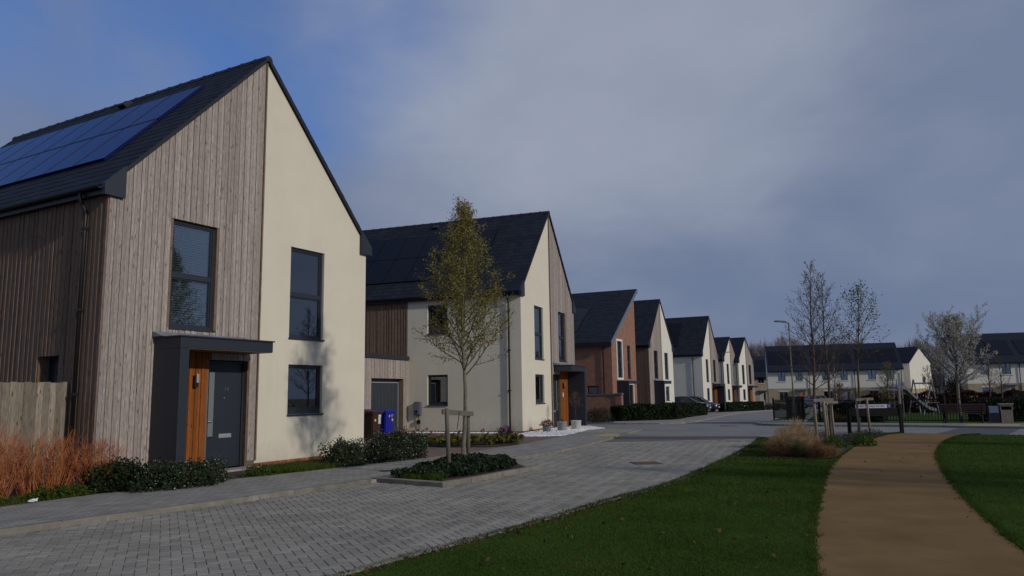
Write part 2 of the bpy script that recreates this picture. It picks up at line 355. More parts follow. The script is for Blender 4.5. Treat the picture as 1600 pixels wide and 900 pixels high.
PB = [(-9.0, 9.3), (-7.6, 11.37), (-6.89, 12.75), (-5.59, 14.43), (-4.26, 16.1), (-2.81, 18.1), (-2.2, 18.87), (-.75, 21.31), (.4, 23.73), (1.74, 27.2), (2.98, 30.98), (3.8, 32.37)]
RR = [(-3.1, 4.6), (-1.59, 7.1), (-.39, 8.8), (.45, 10.05), (1.46, 11.64), (2.6, 13.3), (4.18, 16.39), (5.4, 18.9), (7.06, 22.64), (8.26, 25.56)]
PL = smooth_line([(1.3, 3), (2.61, 6.75), (3.38, 8.8), (3.95, 10.13), (4.74, 11.95), (5.92, 14.58), (7.55, 17.86), (10.19, 22.48), (12.53, 25.91), (13.74, 27.0)], 4)
PR = smooth_line([(3.2, 3), (4.97, 7.63), (5.4, 8.63), (5.95, 9.93), (6.76, 11.71), (7.75, 13.77), (9.26, 16.73), (10.62, 19.19), (12.67, 22.46), (14.57, 24.95), (15.51, 25.45)], 4)
M_GROUND = mat('rough ground', (.055, .06, .03), .95, 0, .4, .3, 5, col2=(.085, .07, .045), pos=True)
M_JOINT = mat('joint sand', (.12, .11, .092), .95, .3, 8, pos=True)
M_PAVER = mat('grey paver', (.225, .21, .18), .85, 0, .8, .35, 170, col2=(.335, .315, .272), island=.13, objr=.13, pos=True, detail=7, spec=.2)
M_ASPH = mat('grey road setts', (.22, .215, .21), .85, .14, .7, .2, 60, spec=.2, pos=True, detail=7)
M_ASPH_DK = mat('dark asphalt', (.075, .078, .09), .9, .2, 9, .2, 90, pos=True)
M_PATH = mat('resin gravel path', (.215, .132, .056), .9, .2, 1.0, .35, 220, pos=True, spec=.1, detail=8)
M_KERB = mat('concrete kerb', (.195, .178, .145), .9, .25, 5, .2, 60, island=.1, objr=.12)
M_TACT = mat('buff tactile paving', (.48, .36, .14), .85, .12, 5, pos=True)
M_GRASS = leaf_mat('grass blades', (.032, .068, .008), (.056, .102, .013), .8, .25)
def grass_mat():
    m = M_GRASS; nt = m.node_tree; N = nt.nodes.new; K = nt.links.new; old = [n for n in nt.nodes if n.type == 'MIX_RGB'][0]
    g = N('ShaderNodeNewGeometry'); n = N('ShaderNodeTexNoise'); n.inputs['Scale'].default_value = .8; n.inputs['Detail'].default_value = 6; n.inputs['Roughness'].default_value = .65; K(g.outputs['Position'], n.inputs['Vector'])
    r = N('ShaderNodeMapRange'); r.inputs['From Min'].default_value = .4; r.inputs['From Max'].default_value = .68; K(n.outputs['Fac'], r.inputs['Value'])
    mx = N('ShaderNodeMixRGB'); K(r.outputs[0], mx.inputs['Fac']); mx.inputs['Color2'].default_value = (.085, .112, .022, 1)
    outs = [l.to_socket for l in old.outputs[0].links]; K(old.outputs[0], mx.inputs['Color1'])
    for o in outs: K(mx.outputs[0], o)
grass_mat()
M_TURF = mat('turf', (.024, .056, .006), .95, 0, 1.1, .5, 50, col2=(.050, .088, .013), pos=True, spec=.04)
M_PEB = mat('white pebble', (.8, .8, .8), .7, island=.18)
def pavement_mat():
    m = mat('pavement setts', (.25, .238, .215), .9, 0, 2.0, .5, 90, col2=(.35, .335, .305), spec=.2, pos=True, detail=7)
    nt = m.node_tree; b = nt.nodes['Principled BSDF']; N = nt.nodes.new; K = nt.links.new
    g = N('ShaderNodeNewGeometry'); mp = N('ShaderNodeMapping'); mp.inputs['Rotation'].default_value = (0, 0, R(-57)); K(g.outputs['Position'], mp.inputs[0])
    br = N('ShaderNodeTexBrick'); K(mp.outputs[0], br.inputs['Vector']); br.inputs['Scale'].default_value = 1; br.inputs['Brick Width'].default_value = .21; br.inputs['Row Height'].default_value = .105; br.inputs['Mortar Size'].default_value = .006
    br.inputs['Color1'].default_value = (.85, .85, .85, 1); br.inputs['Color2'].default_value = (1.1, 1.1, 1.1, 1); br.inputs['Mortar'].default_value = (.45, .45, .43, 1)
    old = b.inputs['Base Color'].links[0].from_socket
    mu = N('ShaderNodeMixRGB'); mu.blend_type = 'MULTIPLY'; mu.inputs['Fac'].default_value = 1; K(old, mu.inputs['Color1']); K(br.outputs['Color'], mu.inputs['Color2']); K(mu.outputs[0], b.inputs['Base Color'])
    return m
M_PAVE = pavement_mat()
def brown_paving():
    m = mat('brown block paving', (.16, .10, .075), .9, 0, 3, .3, 80, col2=(.23, .155, .115), pos=True)
    nt = m.node_tree; b = nt.nodes['Principled BSDF']; N = nt.nodes.new; K = nt.links.new
    g = N('ShaderNodeNewGeometry'); mp = N('ShaderNodeMapping'); mp.inputs['Rotation'].default_value = (0, 0, R(30)); K(g.outputs['Position'], mp.inputs[0])
    br = N('ShaderNodeTexBrick'); K(mp.outputs[0], br.inputs['Vector']); br.inputs['Scale'].default_value = 1; br.inputs['Brick Width'].default_value = .21; br.inputs['Row Height'].default_value = .105; br.inputs['Mortar Size'].default_value = .008
    br.inputs['Color1'].default_value = (.75, .75, .75, 1); br.inputs['Color2'].default_value = (1.2, 1.15, 1.1, 1); br.inputs['Mortar'].default_value = (.4, .4, .4, 1)
    old = b.inputs['Base Color'].links[0].from_socket
    mu = N('ShaderNodeMixRGB'); mu.blend_type = 'MULTIPLY'; mu.inputs['Fac'].default_value = 1; K(old, mu.inputs['Color1']); K(br.outputs['Color'], mu.inputs['Color2']); K(mu.outputs[0], b.inputs['Base Color'])
    return m
M_BROWNPAVE = brown_paving()

sheet('ground', [(-900, -150), (900, -150), (900, 1200), (-900, 1200)], -.05, M_GROUND)
road_poly = KL1+[(-.3, 18.2)]+KL2[:3]+[(8.1, 25.2)]+RR[::-1]
road = sheet('road', KL1+KL2[:3]+[(3.4, 26.2), (8.3, 25.5)]+RR[::-1], -.004, M_JOINT)
cross = sheet('side_road', [(-15, 44), (1.5, 30), (3.35, 26.1), (8.26, 25.3), (12.2, 27), (13.64, 27.03), (16.55, 24.7), (60, -2), (75, 40), (40, 80), (37, 101), (22, 84), (-15, 60)], 0, M_ASPH)
sheet('pavement', PB+[(4.6, 33.2), (5.6, 33.0), (5.36, 31.8)]+KL2[::-1][1:]+KL1[::-1], .06, M_PAVE, skirt=.1)
sheet('path', PL+PR[::-1], .0, M_PATH)
soil = sheet('front_garden_soil', [(-16, 4), (-9.0, 9.3)]+PB[1:7]+[(-4.0, 20.8), (-14, 27), (-26, 12)], .055, M_SOIL)
sheet('driveway', PB[6:11]+[(2.2, 29.2), (.33, 30.2), (-4.46, 32.2), (-6.2, 28.0), (-4.0, 20.7)], .058, M_BROWNPAVE)
FB = [(-3.95, 23.7), (-3.0, 22.7), (-.8, 22.2), (.15, 23.1), (.1, 24.5), (-1.5, 25), (-3.6, 25.3)]
sheet('flower_bed_soil', FB, .075, M_SOIL)
LAWN1 = RR+[(7.95, 22.7), (5.95, 17.85), (7.08, 17.40), (7.50, 17.82)]+[p for p in PL if p[1] < 17.8][::-1]
lawn1 = sheet('lawn', LAWN1, .004, M_TURF)
LAWN2 = PR+[(16.55, 24.77), (20, 22.9), (42, 11), (36, -2), (6, 1)]
lawn2 = sheet('lawn', LAWN2, .006, M_TURF)
BEDR = [(5.95, 17.85), (7.08, 17.40), (7.55, 17.9)]+[p for p in PL if p[1] > 18.2]+[(12.17, 27.0), (8.3, 25.5), (7.95, 22.7)]
sheet('planting_bed_soil', BEDR, .03, M_SOIL)
CF = smooth_line([(14.6, 39.6), (12.9, 38.4), (11.75, 36.6), (11.44, 34.4), (12.74, 32.84), (15.71, 31.2), (17.06, 30.3)], 5)
FPV = CF+[(17.4, 29.56), (19.0, 28.4), (30, 21.5), (33, 26), (21.72, 31.2), (18.37, 32.2), (16.2, 33.2), (14.4, 35.6), (14.1, 37), (14.9, 39.4)]
sheet('far_pavement', FPV, .075, M_ASPH, skirt=.1)
sheet('playground_grass', [(14.15, 36.9), (14.4, 35.6), (16.2, 33.2), (18.37, 32.2), (21.72, 31.2), (33, 26.2), (60, 50), (55, 84), (27, 67)], .05, M_TURF)
sheet('verge', [(12.9, 38.6), (14.9, 39.6), (24, 61.5), (21.9, 58.7)], .06, M_TURF)
sheet('far_left_pavement', smooth_line([(5.25, 39.84), (8.62, 39.15), (11.62, 45.91), (19.32, 65.15), (25.66, 76.68), (30, 84)], 3)+[(29, 86), (26.37, 79.5), (19.21, 70.2), (13.0, 56), (8.8, 45.2), (5.6, 43.55), (-8, 52), (-9, 49)], .06, M_PAVE, skirt=.1)
sheet('front_gardens_soil', [(5.6, 43.75), (8.8, 45.3), (13.0, 56.1), (19.2, 70.4), (26.4, 79.7), (31, 90), (20, 100), (-10, 60), (-8, 52)], .05, M_SOIL)
sheet('far_driveway', [(12.2, 54.0), (19.0, 70.0), (17.6, 74), (13.5, 76), (8, 69)], .066, M_ASPH)
sheet('terrace_forecourt', [(30, 84), (27, 68), (55, 84), (80, 75), (80, 92), (40, 112), (30, 110)], .03, M_ASPH)
sheet('ramp_band', [(3.45, 26.25), (3.75, 27.4), (8.5, 26.5), (8.25, 25.4)], .006, M_ASPH_DK)
sheet('ramp_band', [(8.9, 39.6), (9.2, 40.9), (13.2, 39.4), (12.2, 38.0)], .012, M_ASPH_DK)
sheet('asphalt_patch', [(14.6, 26.3), (17.15, 29.4), (18.94, 28.5), (16.4, 25.3)], .006, M_ASPH_DK)
tp = sheet('tactile_paving', [(2.68, 26.95), (3.45, 28.43), (3.95, 27.9), (3.55, 26.2)], .067, M_TACT)
sheet('tactile_paving', [(8.0, 39.7), (8.26, 40.75), (9.2, 40.84), (8.75, 39.4)], .068, M_TACT)
sheet('tactile_paving', [(18.2, 30.6), (20.0, 30.0), (19.1, 28.9), (17.5, 29.75)], .084, M_TACT)

# herringbone pavers, real blocks: the 300 nearest are parts of the road, the rest one joined part
def pavers():
    A = np.array((-.42, .9075)); A /= np.linalg.norm(A); B = np.array((A[1], -A[0])); S = .105
    cells = []
    rng = 260
    for a in range(-rng, rng):
        for b in range(-rng, rng):
            gx, gy = a+2*b, a-2*b
            if gx*gx+gy*gy > 300**2: continue
            cells.append((gx, gy))
    cells = np.array(cells, float)
    O = np.array((2.0, 16.0))
    blocks = []
    for (ox, oy, wx, wy) in ((0, 0, 2, 1), (3, 0, 1, 2)):
        cx = cells[:, 0]+ox+wx/2; cy = cells[:, 1]+oy+wy/2
        W = O+S*(cx[:, None]*B+cy[:, None]*A)
        blocks.append((W, wx, wy))
    ins = [p for p in road_poly]
    near = []; big = MB(); V = []; F = []
    def blk(wx, wy, zt=0.0):
        hx = S*wx/2-.0028; hy = S*wy/2-.0028; c = .005
        q = [(-hx, -hy, -.0045), (hx, -hy, -.0045), (hx, hy, -.0045), (-hx, hy, -.0045), (-hx+c, -hy+c, 0), (hx-c, -hy+c, 0), (hx-c, hy-c, 0), (-hx+c, hy-c, 0)]
        return q, [(4, 5, 6, 7), (0, 1, 5, 4), (1, 2, 6, 5), (2, 3, 7, 6), (3, 0, 4, 7)]
    allb = []
    for W, wx, wy in blocks:
        k = inside(ins, W[:, 0], W[:, 1]) & (W[:, 1] > 5.5) & (np.abs(W[:, 0]) < W[:, 1]*.78+1)
        for p in W[k]:
            bed = inside(BED, np.array([p[0]]), np.array([p[1]]))[0]
            if not bed: allb.append((p[0], p[1], wx, wy))
    vis = lambda b: (abs(b[0]) < b[1]*.66) and (1.6/b[1] < .43)
    allb.sort(key=lambda b: b[1] if vis(b) else b[1]+100)
    me = {}
    for wx, wy in ((2, 1), (1, 2)):
        q, f = blk(wx, wy); m = bpy.data.meshes.new('paver'); m.from_pydata(q, [], f); m.materials.append(M_PAVER); me[(wx, wy)] = m
    th = math.atan2(B[1], B[0])
    for i, (x, y, wx, wy) in enumerate(allb):
        z = rnd.uniform(-.0015, .0015)+.002
        if i < 300:
            o = bpy.data.objects.new('paver', me[(wx, wy)]); C.objects.link(o); o.parent = road; o.location = (x, y, z); o.rotation_euler = (rnd.uniform(-.006, .006), rnd.uniform(-.006, .006), th)
        else:
            q, f = blk(wx, wy); n = len(V); tx = rnd.uniform(-.008, .008)
            for (a, b, c) in q: V.append((x+a*B[0]+b*A[0], y+a*B[1]+b*A[1], c+z+a*tx))
            F += [tuple(k+n for k in g) for g in f]
    m = bpy.data.meshes.new('paving_blocks'); m.from_pydata(V, [], F); link('paving_blocks', m, M_PAVER, road, kind='stuff')
    return len(allb)
pavers()

def kerb(name, line, w=.13, top=.075, bot=-.05, step=.9, side=1):
    L = [np.array(p, float) for p in line]; base = MB(); pts = []
    d = [0]
    for i in range(1, len(L)): d.append(d[-1]+np.linalg.norm(L[i]-L[i-1]))
    def at(s):
        for i in range(1, len(L)):
            if s <= d[i]+1e-9: t = (s-d[i-1])/(d[i]-d[i-1]); return L[i-1]*(1-t)+L[i]*t
        return L[-1]
    n = max(1, round(d[-1]/step)); root = None
    segs = []
    for i in range(n):
        a = at(d[-1]*i/n); b = at(d[-1]*(i+1)/n); t = (b-a)/np.linalg.norm(b-a); nn = np.array((-t[1], t[0]))*side
        a2 = a+t*.005; b2 = b-t*.005
        segs.append((a2, b2, nn))
    for (a, b, nn) in segs:
        za, zb = gz(a[1]), gz(b[1])
        base.add([(*a, za+bot), (*(a+nn*w), za+bot), (*(b+nn*w), zb+bot), (*b, zb+bot), (*a, za+top-.02), (*(a+nn*w), za+top-.02), (*(b+nn*w), zb+top-.02), (*b, zb+top-.02)], [(0, 3, 2, 1), (4, 5, 6, 7), (0, 1, 5, 4), (1, 2, 6, 5), (2, 3, 7, 6), (3, 0, 4, 7)])
    # the bed the stones sit in
    o = base.build(name, M_JOINT); structure(o)
    for (a, b, nn) in segs:
        m = MB(); za, zb = gz(a[1]), gz(b[1]); c = .012; j = rnd.uniform(-.004, .004); w0 = -.004; w1 = w+.004
        def P(p, off, z): q = p+nn*off; return (q[0], q[1], z+j)
        vs = [P(a, w0, za+bot), P(a, w1, za+bot), P(b, w1, zb+bot), P(b, w0, zb+bot), P(a, w0, za+top-c), P(a, w1, za+top-c), P(b, w1, zb+top-c), P(b, w0, zb+top-c), P(a, w0+c, za+top), P(a, w1-c, za+top), P(b, w1-c, zb+top), P(b, w0+c, zb+top)]
        m.add(vs, [(0, 3, 2, 1), (0, 1, 5, 4), (1, 2, 6, 5), (2, 3, 7, 6), (3, 0, 4, 7), (4, 5, 9, 8), (5, 6, 10, 9), (6, 7, 11, 10), (7, 4, 8, 11), (8, 9, 10, 11)])
        m.build('kerb_stone', M_KERB, o)
    return o
kerb('kerb', KL1)
kerb('kerb', smooth_line(KL2, 4), top=.068)
kerb('bed_kerb', [(-2.69, 14.38), (-1.2, 13.33), (.41, 16.02), (.55, 16.25)], top=.085, side=1)
kerb('road_edging', smooth_line(RR, 3), w=.09, top=.015, side=-1)
kerb('far_kerb', CF[::-1]+[(14.6, 39.6)][:0], w=.12, top=.09, side=1)
kerb('cross_edging', [(8.3, 25.6), (10.3, 26.4), (12.2, 27.05)], w=.09, top=.02, side=1)

# fallen edge clutter and lawn blades
def blades(name, poly, n, parent, hmin=.012, hmax=.03, ymax=26, m=M_GRASS, ypow=1.6, h0=0, wid=.0045):
    bx = np.array(poly); x0, y0 = bx.min(0); x1, y1 = bx.max(0); y0 = max(y0, 4.5); y1 = min(y1, ymax)
    u = NP.uniform(size=n*4); a = 1-ypow
    Y = (y0**a+u*(y1**a-y0**a))**(1/a); x0 = max(x0, -14); x1 = min(x1, 21); X = NP.uniform(x0, x1, n*4)
    k = inside(poly, X, Y) & (np.abs(X) < Y*.8+1); X = X[k][:n]; Y = Y[k][:n]; n = len(X)
    s = np.maximum(1, Y/9); H = NP.uniform(hmin, hmax, n)*(1+.25*np.sin(X*2.1+Y*1.3)*np.sin(Y*1.7))*np.minimum(s, 1.4); th = NP.uniform(0, 6.283, n); w = wid*s
    Z = np.array([gz(y) for y in Y])+h0
    lean = NP.normal(0, .45, (n, 2))*H[:, None]
    p = np.stack([X, Y, Z], 1); d = np.stack([np.cos(th)*w, np.sin(th)*w, 0*w], 1)
    t = p+np.stack([lean[:, 0], lean[:, 1], H], 1)
    return quads_mesh(name, np.stack([p-d, p+d, t], 1).reshape(-1, 3), m, parent, k=3)
blades('grass', LAWN1, 150000, lawn1)
blades('grass', [p for p in LAWN2 if True], 120000, lawn2)
# ---------------------------------------------------------------- houses
W0, E0, T0 = 3.763, 5.588, 9.56
def clip_top(s, w, e, t): return e+(t-e)*(1-abs(s)/w)
def intervals(s0, s1, z0, z1, ops):
    iv = [(z0, z1)]
    for (a, b, c, d) in ops:
        if a < s1-1e-4 and b > s0+1e-4:
            nv = []
            for (p, q) in iv:
                if d <= p or c >= q: nv.append((p, q)); continue
                if c > p: nv.append((p, c))
                if d < q: nv.append((d, q))
            iv = nv
    return [v for v in iv if v[1]-v[0] > .01]
def wall_face(m, place, s0, s1, zb, topf, ops, depth=.14, breaks=()):
    # a flat wall with openings and their reveals; place(s, depth, z) -> xyz
    xs = sorted({s0, s1, *[b for b in breaks if s0 < b < s1], *[q for o in ops for q in o[:2] if s0 < q < s1]})
    for a, b in zip(xs, xs[1:]):
        ta, tb = topf(a), topf(b)
        iv = intervals(a, b, zb, min(ta, tb), ops)
        for k, (p, q) in enumerate(iv):
            if k == len(iv)-1 and abs(q-min(ta, tb)) < 1e-6: m.add([place(a, 0, p), place(b, 0, p), place(b, 0, tb), place(a, 0, ta)], [(0, 1, 2, 3)])
            else: m.add([place(a, 0, p), place(b, 0, p), place(b, 0, q), place(a, 0, q)], [(0, 1, 2, 3)])
    for (a, b, c, d) in ops:
        if a < s0-1e-6 or b > s1+1e-6: continue
        for (p, q) in (((a, c), (a, d)), ((b, d), (b, c)), ((a, d), (b, d)), ((b, c), (a, c))):
            m.quad(place(p[0], 0, p[1]), place(q[0], 0, q[1]), place(q[0], depth, q[1]), place(p[0], depth, p[1]))
def boards(root, place, s0, s1, zb, topf, ops, matf, separate, proud=.02, wmin=.055, wmax=.105, seed=1, apex=None):
    rr = random.Random(seed); s = s0; big = {}; k = 0
    while s < s1-.02:
        w = rr.uniform(wmin, wmax); b = min(s+w, s1)
        if s1-b < .05: b = s1
        if apex is not None and s < apex < b and apex-s > .03: b = apex
        off = proud*(.55 if k % 2 else 1.0)+rr.uniform(-.004, .004); k += 1
        a2, b2 = s+.002, b-.002
        tt = min(topf(s), topf(b))
        for (p, q) in intervals(s, b, zb, tt, ops):
            top = abs(q-tt) < 1e-6
            # a long run is made of two lengths butted together
            cuts = [p, q]
            if q-p > 3.2 and rr.random() < .55: cuts = [p, rr.uniform(p+1, q-1), q]
            for z0, z1 in zip(cuts, cuts[1:]):
                last = top and z1 == q
                ta, tb = (topf(s), topf(b)) if last else (z1-.002, z1-.002)
                mt = matf((s+b)/2, (z0+z1)/2); c = .004
                vs = [place(a2, 0, z0), place(b2, 0, z0), place(b2, 0, tb), place(a2, 0, ta), place(a2+c, -off, z0), place(b2-c, -off, z0), place(b2-c, -off, tb), place(a2+c, -off, ta)]
                fs = [(4, 5, 6, 7), (0, 4, 7, 3), (1, 2, 6, 5), (0, 1, 5, 4), (3, 7, 6, 2)]
                if separate: MB().add(vs, fs).build('cladding_board', mt, root)
                else: big.setdefault(mt.name, (MB(), mt))[0].add(vs, fs)
        s = b
    for m, mt in big.values(): m.build('timber_cladding', mt, root, kind='stuff')
def window(root, place, a, b, c, d, transom=None, blind=False, detail=True, sill=True, fw=.06, inset=.12, dark=True, bot=None):
    # place(s, depth, z); negative depth = proud of the wall
    def bx(m, s0, s1, d0, d1, z0, z1):
        vs = [place(s, y, z) for s in (s0, s1) for y in (d0, d1) for z in (z0, z1)]
        m.add(vs, [(0, 1, 3, 2), (4, 6, 7, 5), (0, 4, 5, 1), (2, 3, 7, 6), (0, 2, 6, 4), (1, 5, 7, 3)])
    m = MB(); y0, y1 = inset-.05, inset+.02
    bt = bot or fw
    bx(m, a+.002, a+fw, y0, y1, c, d); bx(m, b-fw, b-.002, y0, y1, c, d)
    bx(m, a+fw, b-fw, y0, y1, c, c+bt); bx(m, a+fw, b-fw, y0, y1, d-fw, d)
    if transom: bx(m, a+fw, b-fw, y0, y1, transom-.045, transom+.045)
    w = m.build('window', M_ANTH, root)
    zs = [(c+bt, transom-.045), (transom+.045, d-fw)] if transom else [(c+bt, d-fw)]
    for (p, q) in zs:
        g = MB(); bx(g, a+fw-.004, b-fw+.004, inset-.004, inset+.004, p-.004, q+.004); g.build('pane', M_GLASS, w)
        if detail:
            # the sash inside the opening
            f2 = MB(); t = .03; y2, y3 = inset-.03, inset+.012
            bx(f2, a+fw, a+fw+t, y2, y3, p, q); bx(f2, b-fw-t, b-fw, y2, y3, p, q); bx(f2, a+fw+t, b-fw-t, y2, y3, p, p+t); bx(f2, a+fw+t, b-fw-t, y2, y3, q-t, q)
            f2.build('sash', M_ANTH, w)
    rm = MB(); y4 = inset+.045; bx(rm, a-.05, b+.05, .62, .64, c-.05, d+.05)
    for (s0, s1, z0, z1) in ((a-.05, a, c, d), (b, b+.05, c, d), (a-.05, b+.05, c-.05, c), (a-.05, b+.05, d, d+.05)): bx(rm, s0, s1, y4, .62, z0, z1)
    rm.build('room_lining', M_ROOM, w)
    if blind:
        bl = MB(); n = int((d-c-2*fw)/.05)
        for i in range(n):
            z = c+fw+.03+i*.05
            vs = [place(a+fw, .17, z), place(b-fw, .17, z), place(b-fw, .20, z+.042), place(a+fw, .20, z+.042)]; bl.add(vs, [(0, 1, 2, 3)])
        bl.build('blind', M_BLIND, w, kind='stuff')
    if sill:
        sl = MB(); bx(sl, a-.02, b+.02, -.045, inset-.052, c-.035, c-.001); sl.build('sill', M_ANTH, w)
    return w
def half_roof(root, w, e, t, y0, y1, slates, pv=None, ov=.14, name='roof'):
    off = .25; k = (t-e)/w; ze = e+off-ov*k; tk = .09
    roof = MB(); A = w+ov
    roof.prism([(-A, ze), (0, t+off), (A, ze), (A, ze-tk), (0, t+off-tk), (-A, ze-tk)][::1], 1, y0-.06, y1)
    ro = roof.build(name, M_SLATE, root)
    L = math.hypot(A, t+off-ze); ux, uz = A/L, (t+off-ze)/L
    if slates:
        m = MB(); rr = random.Random(3)
        for sd in (-1, 1):
            ex = .24; nr = int(L/ex)
            for r in range(nr+1):
                l0 = r*ex; l1 = min(l0+ex*1.02, L)
                if l0 >= L-.02: break
                yy = y0-.09-(.15 if r % 2 else 0)
                while yy < y1+.03:
                    a = max(yy+.003, y0-.09); b = min(yy+.297, y1+.03); yy += .3
                    if b-a < .03: continue
                    h0 = .013+rr.uniform(-.002, .003); h1 = .006
                    def P(l, y, h): return (sd*(A-ux*l+uz*h), y, ze+uz*l+ux*h)
                    m.add([P(l0, a, h0), P(l0, b, h0), P(l1, b, h1), P(l1, a, h1), P(l0, a, 0), P(l0, b, 0)], [(0, 1, 2, 3), (4, 5, 1, 0), (4, 0, 3), (5, 2, 1)])
        m.build('slates', M_SLATE, ro, kind='stuff')
    # ridge tiles
    n = int((y1-y0)/.45)
    rt = MB()
    for i in range(n):
        a = y0-.09+i*(y1-y0+.12)/n; b = a+(y1-y0+.12)/n
        for (p, q, r) in ((a, b-.05, 0), (b-.06, b-.004, .014)):
            vs = []
            for y in (p, q):
                for g in range(7):
                    an = math.pi*(g/6); vs.append((math.cos(an)*(.115+r), y, t+off-.10+math.sin(an)*(.125+r)))
            rt.add(vs, [(g, g+1, 8+g, 7+g) for g in range(6)]+[tuple(range(7)), tuple(range(7, 14))[::-1]])
    rt.build('ridge_tiles', M_RIDGE, ro, kind='stuff')
    # verge trim along both rakes of the near gable, eaves boxes, gutters
    vg = MB()
    for sd in (-1, 1):
        for yy in ((y0-.085, y0-.062), ):
            vs = [(sd*A, yy[0], ze+.0), (0, yy[0], t+off), (0, yy[0], t+off-tk-.01), (sd*A, yy[0], ze-tk-.01)]
            vs += [(x, yy[1], z) for x, _, z in vs]
            vg.add(vs, [(0, 1, 2, 3), (4, 7, 6, 5), (0, 4, 5, 1), (2, 6, 7, 3), (0, 3, 7, 4), (1, 5, 6, 2)])
    vg.build('verge', M_ANTH_DK, ro)
    for sd in (-1, 1):
        f = MB(); zb = e-.08
        x_in, x_out = (w-.0, A)
        f.prism([(sd*x_in, zb), (sd*x_out, zb), (sd*x_out, ze-.005), (sd*x_in, ze-.005)], 1, y0+.02, y1)
        f.build('fascia', M_ANTH_DK, ro)
        bxm = MB(); bxm.prism([(sd*(A+.015), zb-.02), (sd*(A+.015), ze+.02), (sd*(w-.27), ze+.02+(A+.015-w+.27)*k-.02), (sd*(w-.27), zb-.02)], 1, y0-.095, y0+.01)
        bxm.build('eaves_box', M_ANTH, ro)
        g = MB(); cx = sd*(A+.06); pts = []
        prof = [(cx+math.cos(an)*.06, ze-.03+math.sin(an)*.06) for an in [math.pi+i*math.pi/6 for i in range(7)]]+[(cx+math.cos(an)*.05, ze-.03+math.sin(an)*.05) for an in [2*math.pi-i*math.pi/6 for i in range(7)]]
        g.prism(prof, 1, y0+.0, y1); g.build('gutter', M_PVC, ro)
    if pv:
        pk, pw, rows, cols, l_top = pv['k'], pv.get('w', 1.13), pv.get('h', 1.72), pv['cols'], pv.get('top', .92)
        fr = MB()
        for r in range(2):
            for c in range(cols):
                a = pk+c*(pw+.025); l1 = L-l_top-r*(rows+.03); l0 = l1-rows
                def P(l, y, h): return (-(A-ux*l+uz*h), y, ze+uz*l+ux*h)
                m = MB(); h = .07
                vs = [P(l0, a, .02), P(l0, a+pw, .02), P(l1, a+pw, .02), P(l1, a, .02), P(l0, a, h), P(l0, a+pw, h), P(l1, a+pw, h), P(l1, a, h)]
                m.add(vs, [(4, 5, 6, 7), (0, 1, 5, 4), (1, 2, 6, 5), (2, 3, 7, 6), (3, 0, 4, 7)])
                po = m.build('solar_panel', pv.get('mat', M_PVB), ro)
                if pv.get('frames', True):
                    f = MB(); t2 = .022
                    for (q0, q1, y2, y3) in ((l0, l0+t2, a, a+pw), (l1-t2, l1, a, a+pw), (l0+t2, l1-t2, a, a+t2), (l0+t2, l1-t2, a+pw-t2, a+pw)):
                        vs = [P(q0, y2, h-.02), P(q0, y3, h-.02), P(q1, y3, h-.02), P(q1, y2, h-.02), P(q0, y2, h+.004), P(q0, y3, h+.004), P(q1, y3, h+.004), P(q1, y2, h+.004)]
                        f.add(vs, [(4, 5, 6, 7), (0, 1, 5, 4), (1, 2, 6, 5), (2, 3, 7, 6), (3, 0, 4, 7)])
                    f.build('panel_frame', M_PVF, po)
        if pv.get('vent'):
            y = pv['vent']; l = L-.42; m = MB()
            def P(l, y, h): return (-(A-ux*l+uz*h), y, ze+uz*l+ux*h)
            vs = [P(l-.13, y-.14, .0), P(l-.13, y+.14, 0), P(l+.13, y+.14, 0), P(l+.13, y-.14, 0), P(l-.16, y-.14, .13), P(l-.16, y+.14, .13), P(l+.13, y+.11, .09), P(l+.13, y-.11, .09)]
            m.add(vs, [(4, 5, 6, 7), (0, 1, 5, 4), (1, 2, 6, 5), (2, 3, 7, 6), (3, 0, 4, 7)]); m.build('roof_vent', M_RIDGE, ro)
    return ro
def downpipe(root, x, y, ztop, out=-1, zb=.1, r=.038):
    # runs down a side wall whose outward direction is (out,0)
    m = MB(); g = x+out*.2; f = x+out*.07
    m.tube([(g, y, ztop), (g, y, ztop-.12), (f, y, ztop-.36), (f, y, ztop-.5), (f, y, zb)], r, 8)
    p = m.build('downpipe', M_PVC, root, True)
    b = MB()
    z = ztop-.7
    while z > zb+.2: b.box(f-.05, f+.05, y-.055, y+.055, z, z+.05); z -= 1.6
    b.build('pipe_bracket', M_PVC, p)
    return p
def plinth_bricks(root, x0, y0, x1, y1, nrm, courses=2, zb=-.02, h=.075):
    # real bricks along the foot of a wall from (x0,y0) to (x1,y1)
    a = Vector((x0, y0)); b = Vector((x1, y1)); L = (b-a).length; t = (b-a)/L; n = Vector(nrm); m = MB(); mo = MB()
    mo.add([(*(a-n*.02), zb), (*(b-n*.02), zb), (*(b-n*.02), zb+courses*h), (*(a-n*.02), zb+courses*h), (*(a+n*.004), zb), (*(b+n*.004), zb), (*(b+n*.004), zb+courses*h), (*(a+n*.004), zb+courses*h)], [(4, 5, 6, 7), (3, 2, 6, 7), (0, 4, 7, 3), (1, 2, 6, 5)])
    p = mo.build('plinth', M_MORTAR, root)
    for c in range(courses):
        s = -(.112 if c % 2 else 0)
        while s < L:
            s0, s1 = max(s+.005, 0), min(s+.215, L); s += .225
            if s1-s0 < .03: continue
            z0, z1 = zb+c*h+.005, zb+(c+1)*h-.005; e = rnd.uniform(.010, .014)
            p0, p1 = a+t*s0, a+t*s1
            m.add([(*p0, z0), (*p1, z0), (*p1, z1), (*p0, z1), (*(p0+n*e), z0), (*(p1+n*e), z0), (*(p1+n*e), z1), (*(p0+n*e), z1)], [(4, 5, 6, 7), (0, 1, 5, 4), (3, 7, 6, 2), (0, 4, 7, 3), (1, 2, 6, 5)])
    m.build('plinth_bricks', M_BRICK, p, kind='stuff')
